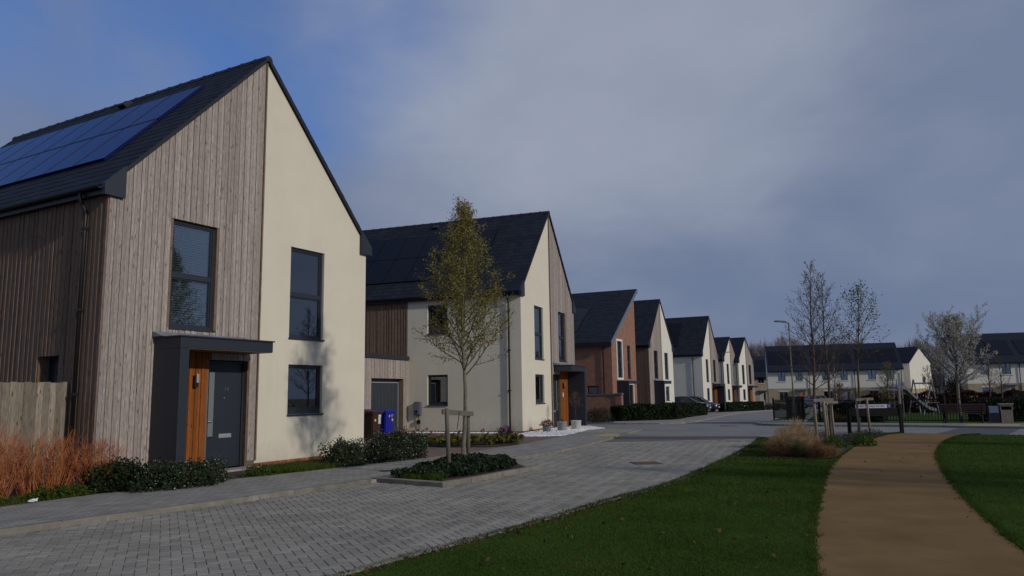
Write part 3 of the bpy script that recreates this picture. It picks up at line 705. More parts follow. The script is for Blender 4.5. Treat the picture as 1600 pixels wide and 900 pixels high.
def canopy(root, sg, depth=.85, detail=True, zt=2.80, orange=True):
    # porch roof with one side panel; sg=-1: panel on the left of the gable, +1: on the right
    a, b = (-2.67, -.33) if sg < 0 else (.33, 2.67)
    pn = (a, a+.2) if sg < 0 else (b-.2, b)
    m = MB(); m.bbox(a, b, -depth, -.045, zt-.22, zt, .006)
    c = m.build('porch_canopy', M_ANTH, root)
    t = MB(); t.bbox(a-.03, b+.03, -depth-.03, -.045, zt+.001, zt+.03, .004); t.build('canopy_trim', M_ANTH, c)
    f = MB()
    f.add([(a-.05, -.05, zt+.14), (b-.1, -.05, zt+.14), (b-.1, -.35, zt+.034), (a-.05, -.35, zt+.034), (a-.05, -.05, zt+.032), (b-.1, -.05, zt+.032)], [(0, 3, 2, 1), (4, 0, 1, 5), (0, 4, 3), (1, 2, 5)])
    f.build('canopy_flashing', M_FLASH, c)
    s = MB(); s.bbox(pn[0], pn[1], -depth, -.045, .02, zt-.222, .006); s.build('porch_side_panel', M_ANTH, root)
    if detail:
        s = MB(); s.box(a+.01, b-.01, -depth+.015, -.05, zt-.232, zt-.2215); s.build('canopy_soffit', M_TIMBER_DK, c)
def front_door(root, s0, s1, hinge_right=True, inset=.13, zt=2.35, full=True, number=None):
    zb = .1
    m = MB(); m.box(s0, s1, inset, inset+.05, zb, zt); d = m.build('front_door', M_DOOR, root)
    f = MB(); f.box(s0-.05, s0-.002, inset-.03, inset+.06, zb, zt+.05); f.box(s1+.002, s1+.05, inset-.03, inset+.06, zb, zt+.05); f.box(s0-.002, s1+.002, inset-.03, inset+.06, zt+.002, zt+.05); f.build('door_frame', M_ANTH, d)
    if full:
        sg = 1 if hinge_right else -1
        ga = s0+.06 if hinge_right else s1-.2
        g = MB(); g.box(ga, ga+.14, inset-.012, inset-.004, .78, 2.16); gl = g.build('door_glass', mat('obscure glass', (.18, .21, .21), .15), d)
        fr = MB()
        for (q0, q1, z0, z1) in ((ga-.02, ga, .76, 2.18), (ga+.14, ga+.16, .76, 2.18), (ga, ga+.14, .76, .78), (ga, ga+.14, 2.16, 2.18)): fr.box(q0, q1, inset-.02, inset-.001, z0, z1)
        fr.build('glazing_bead', M_ANTH, d)
        h = MB(); hx = s0+.035 if hinge_right else s1-.035
        h.tube([(hx, inset-.005, 1.1), (hx, inset-.06, 1.1), (hx+sg*.12, inset-.06, 1.1)], .011, 8); h.build('door_handle', M_STEEL, d, True)
        sl = MB(); cx = (s0+s1)/2+sg*.06; sl.bbox(cx-.165, cx+.165, inset-.018, inset-.001, .735, .825, .006); lb = sl.build('letterbox', M_STEEL, d)
        sp = MB(); sp.lathe([(.012, 0), (.012, .008)], (0, 0, 0), 10); sv = sp.build('spyhole', M_STEEL, d); sv.rotation_euler = (R(90), 0, 0); sv.location = (cx-.05, inset-.001, 1.60)
        if number:
            me = text_mesh(number, .14); o = link('door_number', me, mat('dull number', (.10, .105, .115), .5), d); o.rotation_euler = (R(90), 0, 0); o.location = (cx, inset-.004, 1.79)
    return d
def gable_house(label, cx, cy, yaw, z0, tside, L=11, w=W0, e=E0, t=T0, detail=1, side='render', pv=None, group='gable houses along the street', render=None, windows=True, orange=True, hipped=False, side_windows=(), timber_back=None, pipe=None, number=None):
    """gable faces -y in its own frame; x runs along the gable; tside -1: timber half on the left, +1: on the right"""
    H = thing('gable_house', label, 'house', (cx, cy, z0), yaw, group)
    rd = render or M_RENDER
    top = lambda s: clip_top(s, w, e, t)+.15
    F = lambda s, d, z: (s, d, z)
    k = w/W0; ts = tside
    def X(a, b): return (a*k, b*k) if ts < 0 else (-b*k, -a*k)
    w1 = (*X(-2.34, -1.24), 3.05, 5.33); w2 = (*X(.96, 2.13), 3.03, 5.28); w3 = (*X(.97, 2.14), 1.18, 2.38); dr = (*X(-1.31, -.27), 0, 2.42)
    ops = [w1, w2, w3, dr]
    wall = MB(); zb = .13
    rs = (0, w) if ts < 0 else (-w, 0)
    wall_face(wall, F, rs[0], rs[1], zb, top, [o for o in ops if o[0] >= rs[0] and o[1] <= rs[1]])
    # plain backing behind the timber half
    bs = (-w, 0) if ts < 0 else (0, w); bk = MB()
    wall_face(bk, lambda s, d, z: (s, d+.002, z), bs[0], bs[1], 0, top, [o for o in ops if o[0] >= bs[0] and o[1] <= bs[1]], .16)
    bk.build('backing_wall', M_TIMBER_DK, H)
    # side and back walls
    zt = e+.05
    SL = lambda s, d, z: (-w+d, s, z)
    tb = timber_back if timber_back is not None else L
    if side == 'render': wall_face(wall, SL, 0, tb, zb, lambda s: zt, [o for o in side_windows])
    wall.quad((w, 0, zb), (w, L, zb), (w, L, zt), (w, 0, zt))
    wall.add([(-w, L, 0), (w, L, 0), (w, L, e), (0, L, t), (-w, L, e)], [(4, 3, 2, 1, 0)])
    wall.build('wall', rd, H)
    def mf(s, z):
        a = abs(s)
        if orange and z < 2.55 and (a*1/k < 2.5) and a/k > 1.25: return M_ORANGE
        return M_TIMBER
    # the boards part at the porch
    pa, pb = X(-2.47, -.33)
    rr = bs
    bops = [w1, dr, (pa, pb, 2.5, 2.9)]
    low = []
    boards(H, F, bs[0], bs[1], .2, top, [w1, dr, (pa-.01*0, pb, 2.565, 2.575)], mf, detail == 1, seed=int(cx*10) % 97, apex=None)
    # a trim strip where timber meets render, and the corner post
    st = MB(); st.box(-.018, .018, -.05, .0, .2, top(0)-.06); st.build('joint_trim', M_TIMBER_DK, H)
    if side == 'timber':
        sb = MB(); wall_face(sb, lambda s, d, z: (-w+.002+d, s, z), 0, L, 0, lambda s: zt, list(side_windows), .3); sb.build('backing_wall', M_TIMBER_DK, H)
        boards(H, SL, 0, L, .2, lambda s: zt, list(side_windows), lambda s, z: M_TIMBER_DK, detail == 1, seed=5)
    elif timber_back is not None:
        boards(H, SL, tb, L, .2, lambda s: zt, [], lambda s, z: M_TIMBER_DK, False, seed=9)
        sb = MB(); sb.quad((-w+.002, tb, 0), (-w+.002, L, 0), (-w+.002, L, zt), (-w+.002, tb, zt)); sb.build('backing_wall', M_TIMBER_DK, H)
    tr = .5
    window(H, F, *w1, transom=4.15, blind=detail == 1, detail=detail <= 2)
    window(H, F, *w2, transom=4.10, blind=detail == 1, detail=detail <= 2)
    window(H, F, *w3, detail=detail <= 2, bot=.14)
    for o in side_windows: window(H, SL, *o, detail=detail <= 2, bot=.1, inset=.26 if side == 'timber' else .12)
    if detail <= 2:
        plinth_bricks(H, *( (0, 0, w, 0) if ts < 0 else (-w, 0, 0, 0)), (0, -1), 2 if detail == 1 else 2)
        plinth_bricks(H, *( (-w, 0, X(-2.7, 0)[0], 0) if ts < 0 else (X(-2.67, 0)[1], 0, w, 0)), (0, -1), 2)
        if side == 'render': plinth_bricks(H, -w, 0, -w, tb, (-1, 0), 2)
    canopy(H, ts, detail=detail <= 2) if k > .95 else canopy_small(H, ts, k)
    st = MB(); st.bbox(*X(-1.4, -.2), -.5, -.05, -.02, .09, .008); st.build('door_step', mat('concrete step', (.33, .31, .28), .9, .2, 6), H)
    front_door(H, *X(-1.26, -.32), hinge_right=ts < 0, full=detail <= 2, number=number)
    half_roof(H, w, e, t, .0, L, True, pv)
    if pipe is not None: downpipe(H, -w, pipe, e+.0, -1)
    return H
def canopy_small(root, sg, k):
    a, b = (-2.67*k, -.2) if sg < 0 else (.2, 2.67*k)
    m = MB(); m.bbox(a, b, -.7, -.045, 2.58, 2.8, .006); c = m.build('porch_canopy', M_ANTH, root)
    f = MB(); f.box(a, b, -.6, -.05, 2.802, 2.83); f.build('canopy_flashing', M_FLASH, c)

H1 = gable_house('nearest gable house, grey timber left half, cream render right half, blue solar panels', -5.9009, 17.3111, 1.0638, 0, -1, detail=1, side='timber', pv=dict(k=1.38, cols=8, vent=5.0, mat=M_PV_SKY), side_windows=((1.32, 2.0, 1.2, 2.47),), pipe=.62, number='14')
H2 = gable_house('cream gable house behind the street tree, timber on its right half, garage at its side', 1.6714, 33.3897, 1.2074, 0, 1, detail=2, side='render', pv=dict(k=2.12, cols=7, vent=5.5, top=1.12, frames=False), side_windows=((3.25, 4.18, 4.12, 5.33), (3.25, 4.18, 1.17, 2.41)), timber_back=5.12, pipe=.5)
H4 = gable_house('gable house right of the brick house, timber left half, pale render right half', 12.62, 63.92, 1.111, -.39, -1, detail=3, side='timber', pv=dict(k=2.2, cols=5, frames=False), pipe=1.6, render=M_RENDER_W)
H5 = gable_house('white gable house with a plain side wall behind the two parked cars', 20.31, 77.48, 1.10, -.56, 1, detail=3, side='render', pv=dict(k=2.6, cols=5, frames=False), pipe=.9, render=M_RENDER_W)
H6 = gable_house('smaller white and timber gable house, second from the far end of the row', 25.31, 87.69, 1.031, -.68, 1, L=9, w=3.0, t=8.2, detail=3, side='render', pv=dict(k=1.6, cols=4, h=1.3, top=.6, frames=False), pipe=.25, render=M_RENDER_W)
H7 = gable_house('last white and timber gable house at the far end of the row', 28.2, 91.2, .98, -.72, 1, L=9, w=3.0, t=8.4, detail=3, side='render', pv=dict(k=1.6, cols=4, h=1.3, top=.6, frames=False), pipe=.25, render=M_RENDER_W)

# wall light by the first door
def wall_light(root, s, z):
    m = MB(); m.bbox(s-.045, s+.045, -.10, -.03, z-.15, z+.1, .006); b = m.build('wall_light', M_PVC, root)
    m = MB(); m.bbox(s-.03, s+.03, -.135, -.102, z-.06, z+.13, .006); m.build('light_cover', M_STEEL, b)
wall_light(H1, -1.68, 1.98)
wall_light(H2, 1.66, 1.94)
m = MB(); m.bbox(1.53, 1.65, -.055, -.035, 1.40, 1.60, .004); m.build('house_number_plate', M_WHITE, H2)

# garage between the first two houses (joined to the second house)
def garage(H):
    w = W0; y = 5.12; x1 = -w+.14; x0 = -w-4.2
    F = lambda s, d, z: (s, y+d, z)
    op = (-6.62, -4.12, 0, 2.27)
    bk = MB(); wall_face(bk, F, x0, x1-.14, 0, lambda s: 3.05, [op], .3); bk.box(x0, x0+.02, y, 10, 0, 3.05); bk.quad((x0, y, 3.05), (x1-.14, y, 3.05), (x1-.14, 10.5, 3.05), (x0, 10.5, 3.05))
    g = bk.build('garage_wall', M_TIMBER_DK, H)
    boards(g, F, x0, x1, .2, lambda s: 3.05, [op], lambda s, z: M_TIMBER, False, seed=31, wmin=.08, wmax=.12)
    plinth_bricks(H, op[1]+.02, y-.002, x1, y-.002, (0, -1), 2)
    t = MB(); t.bbox(x0, x1+.06, y-.09, y+.2, 3.052, 3.21, .006); t.build('parapet_trim', M_ANTH, g)
    # reveals and the ribbed door
    d = MB(); dy = y+.22; n = 21
    a, b = op[0]+.1, op[1]-.1
    for i in range(n):
        s0 = a+(b-a)*i/n; s1 = a+(b-a)*(i+1)/n
        d.add([(s0, dy, .03), (s0+.02, dy-.012, .03), (s1-.02, dy-.012, .03), (s1, dy, .03), (s0, dy, 2.1), (s0+.02, dy-.012, 2.1), (s1-.02, dy-.012, 2.1), (s1, dy, 2.1)], [(0, 1, 5, 4), (1, 2, 6, 5), (2, 3, 7, 6)])
    do = d.build('garage_door', M_DOOR, g)
    f = MB(); f.box(a-.03, a, dy-.03, dy+.02, .0, 2.13); f.box(b, b+.03, dy-.03, dy+.02, .0, 2.13); f.box(a, b, dy-.03, dy+.02, 2.1, 2.13); f.build('door_frame', mat('pale grey frame', (.35, .36, .38), .5), do)
    f = MB(); f.box(op[0], op[1], dy-.02, dy+.03, 2.132, 2.26); f.box(op[0], a-.031, dy-.02, dy+.03, 0, 2.131); f.box(b+.031, op[1], dy-.02, dy+.03, 0, 2.131); f.build('door_surround', M_ANTH, do)
garage(H2)
# ---------------------------------------------------------------- the brick house and its garden wall
def brick_house():
    H = thing('brick_house', 'red brick house with a single slope slate roof and white framed window', 'house', (6.3, 48.0, -.19), R(65))
    S1, L = 5.6, 10; k = .635
    top = lambda s: 4.98+k*s
    F = lambda s, d, z: (s, d, z); SL = lambda s, d, z: (d, s, z)
    ops = [(1.1, 2.2, 2.7, 5.1), (3.5, 4.25, 2.7, 4.92), (3.6, 4.6, .1, 2.26), (1.3, 2.3, .05, 2.25)]
    w = MB(); wall_face(w, F, 0, S1, -.1, top, ops); so = [(.98, 1.72, 1.62, 2.2)]
    wall_face(w, SL, 0, L, -.1, lambda s: 4.95, so); w.quad((S1, 0, -.1), (S1, L, -.1), (S1, L, top(S1)), (S1, 0, top(S1)))
    w.build('wall', M_BRICKW, H)
    for o in ops[:2]: window(H, F, *o, transom=(o[2]+o[3])/2, fw=.05)
    window(H, F, *ops[2], fw=.06); window(H, SL, *so[0])
    front_door(H, 1.35, 2.25, full=False, zt=2.2)
    for o in (ops[0], ops[2]):
        s = MB(); a, b, c, d = o; t = .13
        s.box(a-t, a, -.05, .06, c-t, d+t); s.box(b, b+t, -.05, .06, c-t, d+t); s.box(a, b, -.05, .06, d, d+t); s.box(a, b, -.05, .06, c-t, c); s.build('window_surround', M_WHITE, H)
    m = MB(); m.bbox(.9, 3.3, -.8, -.01, 2.3, 2.5, .01); m.build('porch_canopy', M_ANTH, H)
    m = MB(); m.bbox(.9, 1.06, -.8, -.01, 0, 2.298, .01); m.build('porch_side_panel', M_ANTH, H)
    # roof: one slope up to the right
    A, B = -.35, 6.15; zz = lambda s: 5.16+k*s
    r = MB(); r.prism([(A, zz(A)), (B, zz(B)), (B, zz(B)-.17), (A, zz(A)-.17)], 1, -.08, L); ro = r.build('roof', M_SLATE, H)
    m = MB(); n = math.hypot(1, k); ux, uz = 1/n, k/n; LL = (B-A)*n; rr = random.Random(2)
    for q in range(int(LL/.25)):
        y = -.1-(.15 if q % 2 else 0)
        while y < L:
            a, b = max(y+.004, -.1), min(y+.296, L); y += .3
            if b-a < .03: continue
            l0, l1 = q*.25, q*.25+.255; h0 = .02+rr.uniform(-.002, .002)
            def P(l, y, h): return (A+ux*l-uz*h, y, zz(A)+uz*l+ux*h)
            m.add([P(l0, a, h0), P(l0, b, h0), P(l1, b, .008), P(l1, a, .008), P(l0, a, 0), P(l0, b, 0)], [(0, 1, 2, 3), (4, 5, 1, 0), (4, 0, 3), (5, 2, 1)])
    m.build('slates', M_SLATE, ro, kind='stuff')
    v = MB(); v.prism([(A, zz(A)+.03), (B, zz(B)+.03), (B, zz(B)-.24), (A, zz(A)-.24)], 1, -.13, -.09); v.build('verge', mat('blue grey verge', (.13, .16, .22), .45), ro)
    c = MB(); c.box(B-.02, B+.1, -.12, L, zz(B)-.3, zz(B)+.05); c.build('ridge_cap', M_ANTH_DK, ro)
    f = MB(); f.box(A, .0, -.06, L, 4.72, zz(A)-.17); f.build('fascia', M_ANTH_DK, ro)
    for q in range(4):
        for rw in range(2):
            y = 2.7+q*1.15; l0 = 1.5+rw*1.75; l1 = l0+1.7
            def P(l, y, h): return (A+ux*l-uz*h, y, zz(A)+uz*l+ux*h)
            p = MB(); p.add([P(l0, y, .02), P(l0, y+1.12, .02), P(l1, y+1.12, .02), P(l1, y, .02), P(l0, y, .07), P(l0, y+1.12, .07), P(l1, y+1.12, .07), P(l1, y, .07)], [(4, 5, 6, 7), (0, 1, 5, 4), (1, 2, 6, 5), (2, 3, 7, 6), (3, 0, 4, 7)])
            p.build('solar_panel', M_PVB, ro)
    downpipe(H, 0, .55, 4.95, -1)
    return H
brick_house()
def garden_wall():
    W = thing('garden_wall', 'low red brick garden wall with a flat coping beside the brick house', 'wall', (6.3, 48.0, -.19), R(65))
    m = MB(); m.box(-.62, -.38, -.35, 3.6, -.1, 1.55); m.build('brickwork', M_BRICKW, W)
    m = MB(); m.box(-.68, -.30, -.75, -.352, -.1, 1.58); m.build('pier', M_BRICKW, W)
    m = MB(); m.bbox(-.66, -.34, -.35, 3.6, 1.551, 1.68, .02); m.build('coping', mat('blue coping', (.10, .10, .13), .7, .2, 8), W)
    m = MB(); m.bbox(-.72, -.26, -.79, -.352, 1.581, 1.71, .02); m.build('pier_cap', MATS['blue coping'], W)
garden_wall()

# ---------------------------------------------------------------- terraces
def far_window(root, a, b, c, d, y=0):
    m = MB(); t = .06
    m.box(a, a+t, y+.06, y+.12, c, d); m.box(b-t, b, y+.06, y+.12, c, d); m.box(a+t, b-t, y+.06, y+.12, c, c+t); m.box(a+t, b-t, y+.06, y+.12, d-t, d); x = (a+b)/2; m.box(x-.06, x+.06, y+.055, y+.12, c+t, d-t)
    w = m.build('window', mat('grey window frame', (.11, .13, .15), .5), root)
    g = MB(); g.box(a+t, x-.06, y+.085, y+.095, c+t, d-t); g.build('pane', M_GLASS, w)
    g = MB(); g.box(x+.06, b-t, y+.085, y+.095, c+t, d-t); g.build('pane', M_GLASS, w)
    s = MB(); s.box(a-.08, b+.08, y-.06, y+.058, c-.12, c-.002); s.build('sill', mat('pale sill', (.6, .57, .5), .8), w)
    r = MB(); r.add([(a, y+.14, c), (b, y+.14, c), (b, y+.14, d), (a, y+.14, d)], [(0, 1, 2, 3)]); r.build('room_lining', M_ROOM, w)
def terrace_house(label, loc, yaw, group, W=5.59, D=8.4, e=5.0, t=8.55, stone_h=2.55, white=True, left_end=False, pv=True):
    H = thing('terraced_house', label, 'house', loc, yaw, group)
    F = lambda s, d, z: (s, d, z)
    up = [(.24*W, .41*W, 3.55, 4.8), (.64*W, .80*W, 3.55, 4.8)]; lo = [(.25*W, .44*W, .95, 2.1), (.66*W, .83*W, .05, 2.15)]
    m = MB(); wall_face(m, F, 0, W, stone_h, lambda s: e, up, .13)
    if white: m.add([(0, 0, stone_h), (0, D, stone_h), (0, D, e), (0, D/2, t-.2), (0, 0, e)], [(4, 3, 2, 1, 0)]); m.add([(W, 0, stone_h), (W, D, stone_h), (W, D, e), (W, D/2, t-.2), (W, 0, e)], [(0, 1, 2, 3, 4)])
    m.build('upper_wall', M_RENDER_W if white else M_STONE, H)
    m = MB(); wall_face(m, lambda s, d, z: (s, d-.04, z), 0, W, 0, lambda s: stone_h, lo, .17); m.quad((0, -.04, 0), (0, D, 0), (0, D, stone_h), (0, -.04, stone_h)); m.quad((W, -.04, 0), (W, D, 0), (W, D, stone_h), (W, -.04, stone_h)); m.build('lower_wall', M_STONE, H)
    m = MB(); m.box(0, W, -.055, -.042, -.05, .16); m.build('plinth', M_BRICK, H)
    for o in up: far_window(H, *o)
    far_window(H, *lo[0], y=-.04)
    m = MB(); m.box(lo[0][0]-.1, lo[0][1]+.1, -.07, -.042, 2.11, 2.3); m.build('lintel', MATS['pale sill'], H)
    m = MB(); a, b = lo[1][:2]; m.box(a, b, .06, .1, .05, 2.15); d = m.build('front_door', mat('pale door', (.42, .45, .5), .5), H)
    m = MB(); m.box(b-.3, b-.12, .045, .058, .9, 1.95); m.build('door_glass', M_PVF, d)
    m = MB(); m.bbox(a-.15, b+.35, -.75, -.042, 2.3, 2.46, .01); m.build('porch_canopy', mat('grey canopy', (.16, .18, .22), .5), H)
    r = MB(); r.add([(0, -.35, e-.08), (W, -.35, e-.08), (W, D/2, t), (0, D/2, t), (0, D+.35, e-.08), (W, D+.35, e-.08), (0, -.35, e-.25), (W, -.35, e-.25), (W, D/2, t-.2), (0, D/2, t-.2), (0, D+.35, e-.25), (W, D+.35, e-.25)], [(0, 1, 2, 3), (3, 2, 5, 4), (6, 0, 3, 9), (9, 3, 4, 10), (1, 7, 8, 2), (2, 8, 11, 5), (6, 7, 1, 0), (4, 5, 11, 10), (6, 9, 8, 7), (9, 10, 11, 8)])
    ro = r.build('roof', mat('far slate', (.020, .025, .040), .75, .12, 5, spec=.12), H)
    if pv:
        k = (t-e+.08)/(D/2+.35)
        for (a, b) in ((.05*W, .47*W), (.51*W, .93*W)):
            p = MB(); h = .06
            P = lambda x, y, q: (x, y, e-.08+k*(y+.35)+q)
            y0, y1 = .75, 3.1
            p.add([P(a, y0, 0), P(b, y0, 0), P(b, y1, 0), P(a, y1, 0), P(a, y0, h), P(b, y0, h), P(b, y1, h), P(a, y1, h)], [(4, 5, 6, 7), (0, 1, 5, 4), (1, 2, 6, 5), (2, 3, 7, 6), (3, 0, 4, 7)]); p.build('solar_panel', M_PVB, ro)
    g = MB(); g.box(0, W, -.45, -.36, e-.2, e-.1); g.build('gutter', M_PVC, ro)
    dp = MB(); dp.tube([(W-.3, -.4, e-.2), (W-.3, -.1, e-.55), (W-.3, -.1, .1)], .045, 6); dp.build('downpipe', M_PVC, H)
    return H
ya = math.atan2(-5, 16); ua = Vector((math.cos(ya), math.sin(ya)))
TA = ['left house of the far white and stone terrace, a round orange wreath on its door', 'middle house of the far white and stone terrace behind the bare trees', 'right house of the far white and stone terrace beside the plain white gable']
for i in range(3):
    p = Vector((34.7, 103))+ua*5.59*i
    terrace_house(TA[i], (p.x, p.y, -.87), ya, 'far terrace houses')
TB = ['left house of the nearer right hand terrace, behind the blossoming cherry tree', 'right house of the nearer terrace at the right edge, above the clipped hedge']
for i in range(2): terrace_house(TB[i], (52.0+5.41*i, 86.5-1.45*i, -.66), R(-15), 'terrace houses by the playground', W=5.6, D=8.8, t=8.5)
terrace_house('dark brick house far off between the row of gables and the white terrace', (35.5, 121, -.95), R(-8), 'far terrace houses', W=5.6, D=8, e=4.6, t=8.0, white=False)
def white_gable():
    H = thing('end_house', 'plain white gable ended house with one small window beside the far terrace', 'house', (57.8, 107, -.9), R(33))
    w, e, t, L = 2.75, 6.0, 8.1, 6
    F = lambda s, d, z: (s, d, z); top = lambda s: clip_top(s, w, e, t)
    m = MB(); o = (.3, 1.1, 3.0, 3.95); wall_face(m, F, -w, w, 2.3, top, [o], .13, breaks=(0,)); m.quad((-w, 0, 2.3), (-w, L, 2.3), (-w, L, e), (-w, 0, e)); m.quad((w, 0, 2.3), (w, L, 2.3), (w, L, e), (w, 0, e)); m.build('upper_wall', M_RENDER_W, H)
    m = MB(); m.box(-w-.03, w+.03, -.03, L, -.05, 2.298); m.build('lower_wall', M_STONE, H)
    far_window(H, *o)
    r = MB(); A = w+.2; k = (t-e)/w; r.prism([(-A, e-.2*k+.15), (0, t+.15), (A, e-.2*k+.15), (A, e-.2*k-.02), (0, t-.02), (-A, e-.2*k-.02)], 1, -.12, L); r.build('roof', MATS['far slate'], H)
white_gable()
# a wreath hanging on the terrace door
m = MB(); p = Vector((34.7, 103))+ua*4.15; q = Vector((math.sin(ya), -math.cos(ya)))
pts = [(p.x+ua.x*.22*math.cos(a)-q.x*(-.08), p.y+ua.y*.22*math.cos(a)-q.y*(-.08), .72+.22*math.sin(a)) for a in [i*math.pi/6 for i in range(13)]]
m.tube(pts, .09, 6); tag(m.build('door_wreath', mat('orange wreath', (.6, .12, .02), .8)), 'round orange wreath hanging on a pale far terrace door', 'wreath')

# ---------------------------------------------------------------- fence by the first house
def fence():
    c = Vector((-5.9009, 17.3111)); d = Vector((math.cos(1.0638), math.sin(1.0638))); b = Vector((-d.y, d.x))
    o = c-d*W0+b*.86
    Fn = thing('timber_fence', 'weathered upright board fence beside the nearest house, behind the orange shrubs', 'fence', (o.x, o.y, .05), 1.0638)
    s = -.17; rr = random.Random(4)
    while s > -5.2:
        w = rr.uniform(.098, .115); h = 1.89+rr.uniform(-.01, .01); m = MB(); j = rr.uniform(0, .008)
        m.add([(s-w, -.012-j, .06), (s, -.026-j, .06), (s, -.008-j, .06), (s-w, -.004-j, .06), (s-w, -.012-j, h), (s, -.026-j, h), (s, -.008-j, h), (s-w, -.004-j, h)], [(0, 1, 5, 4), (1, 2, 6, 5), (2, 3, 7, 6), (3, 0, 4, 7), (4, 5, 6, 7)])
        m.build('fence_board', M_FENCE, Fn); s -= w+.010
    for x in (-.12, -2.0, -3.9):
        m = MB(); m.bbox(x-.05, x+.05, -.03 if x > -1 else .0, .075, 0, 1.9, .006); m.build('fence_post', M_FENCE, Fn)
    for z in (.35, 1.0, 1.65):
        m = MB(); m.box(-5.2, -.18, .002, .04, z, z+.08); m.build('rail', M_FENCE, Fn)
fence()

# ---------------------------------------------------------------- street furniture and small things round the houses
def bin_(label, x, y, rz, body, lid, txt=None, open_=0, stickers=()):
    B = thing('wheeled_bin', label, 'bin', (x, y, .065), rz, 'wheeled bins by the garage')
    m = MB(); q = [(-.21, -.24), (.21, -.24), (.21, .24), (-.21, .24)]; Q = [(-.28, -.31), (.28, -.31), (.28, .33), (-.28, .33)]
    bm = bmesh.new(); lo = [bm.verts.new((a, b, .06)) for a, b in q]; hi = [bm.verts.new((a, b, .95)) for a, b in Q]
    bm.faces.new(lo[::-1]); bm.faces.new(hi)
    for i in range(4): bm.faces.new((lo[i], lo[(i+1) % 4], hi[(i+1) % 4], hi[i]))
    bmesh.ops.bevel(bm, geom=list(bm.edges), offset=.03, segments=2, affect='EDGES'); m.addbm(bm)
    m.bbox(-.30, .30, -.33, .35, .9, .955, .01)
    b = m.build('body', body, B)
    l = MB(); l.add([(-.31, -.37, .96), (.31, -.37, .96), (.31, .36, 1.0), (-.31, .36, 1.0), (-.29, -.33, 1.0), (.29, -.33, 1.0), (.27, .3, 1.06), (-.27, .3, 1.06)], [(0, 3, 2, 1), (4, 5, 6, 7), (0, 1, 5, 4), (1, 2, 6, 5), (2, 3, 7, 6), (3, 0, 4, 7)]); l.build('lid', lid, B)
    h = MB(); h.tube([(-.24, .40, .95), (.24, .40, .95)], .018, 8); h.box(-.26, -.23, .33, .41, .93, .97); h.box(.23, .26, .33, .41, .93, .97); h.build('handle', body, B)
    for s in (-.2, .2):
        w = MB(); w.tube([(s-.03, .28, .1), (s+.03, .28, .1)], .1, 14); w.build('wheel', M_BLACK, B)
    if txt:
        o = link('lettering', text_mesh(txt, .13), M_WHITE, B); o.rotation_euler = (R(90+4.5), 0, 0); o.location = (.02, -.322, .8)
    for (sx, sz, w, h, mt) in stickers:
        s = MB(); yy = -.24-.07*(sz-.06)/.89-.006
        s.box(sx-w/2, sx+w/2, yy-.004, yy, sz-h/2, sz+h/2); s.build('sticker', mt, B)
    return B
M_BROWN_P = mat('brown plastic', (.05, .022, .014), .45); M_BROWN_L = mat('brown lid plastic', (.065, .027, .016), .4)
M_BLUE_P = mat('blue plastic', (.012, .016, .30), .4); M_YEL = mat('yellow sticker', (.75, .5, .05), .6); M_STK = mat('pale sticker', (.5, .6, .6), .6)
yb = 1.2074-R(8)
bin_('brown wheeled bin with stickers, half hidden by the nearest house', -5.05, 26.75, yb, M_BROWN_P, M_BROWN_L, None, stickers=((.12, .67, .13, .24, M_STK), (.12, .83, .13, .07, M_WHITE), (-.11, .68, .08, .08, M_YEL)))
bin_('blue wheeled bin in front of the dark garage door', -4.72, 27.45, yb, M_BLUE_P, M_BLUE_P, '# 17', stickers=((.14, .66, .07, .09, M_YEL),))

def on_H2(s, k, z): # a point in the second house's frame
    c = Vector((1.6714, 33.3897)); d = Vector((math.cos(1.2074), math.sin(1.2074))); b = Vector((-d.y, d.x)); p = c+d*s+b*k; return (p.x, p.y, z)
def charger():
    T = thing('car_charger', 'grey electric car charger with a cable fixed to the cream side wall', 'charger', on_H2(-W0, 4.58, 0), 1.2074)
    m = MB(); m.bbox(-.2, -.005, -.16, .16, .75, 1.32, .05); m.build('housing', mat('grey plastic', (.10, .11, .14), .45), T)
    m = MB(); m.bbox(-.212, -.2, -.11, .11, .82, 1.25, .005); m.build('cover_plate', mat('blue grey plastic', (.17, .18, .23), .4), T)
    m = MB(); m.tube([(-.205, 0, .92), (-.24, 0, .92)], .055, 12); m.build('socket', M_BLACK, T)
    m = MB(); m.tube([(-.05, -.03, .75), (-.06, -.03, .6), (-.04, -.03, .3), (-.04, -.03, .13)], .016, 6); m.build('cable', M_BLACK, T)
    m = MB(); m.bbox(-.1, -.005, -.08, .05, .42, .57, .01); m.build('isolator_box', M_BLACK, T)
charger()
def pot(label, x, y, r0, r1, h, m_, z=.07, group='plant pots on the white pebbles'):
    T = thing('plant_pot', label, 'plant pot', (x, y, z), 0, group)
    m = MB(); m.lathe([(r0*.9, 0), (r0, .02), (r1, h-.03), (r1+.015, h-.02), (r1+.015, h), (r1-.02, h), (r1-.03, h-.05)], n=20); m.build('pot', m_, T, True)
    s = MB(); s.lathe([(r1-.03, h-.06), (r1-.05, h-.045)], n=16); s.build('compost', M_SOIL, T)
    return T
M_POTG = mat('grey pot', (.30, .31, .32), .8, .12, 5); M_POTW = mat('pale pot', (.55, .54, .53), .8, .1, 5); M_POTB = mat('blue grey pot', (.24, .26, .29), .7, .12, 5)
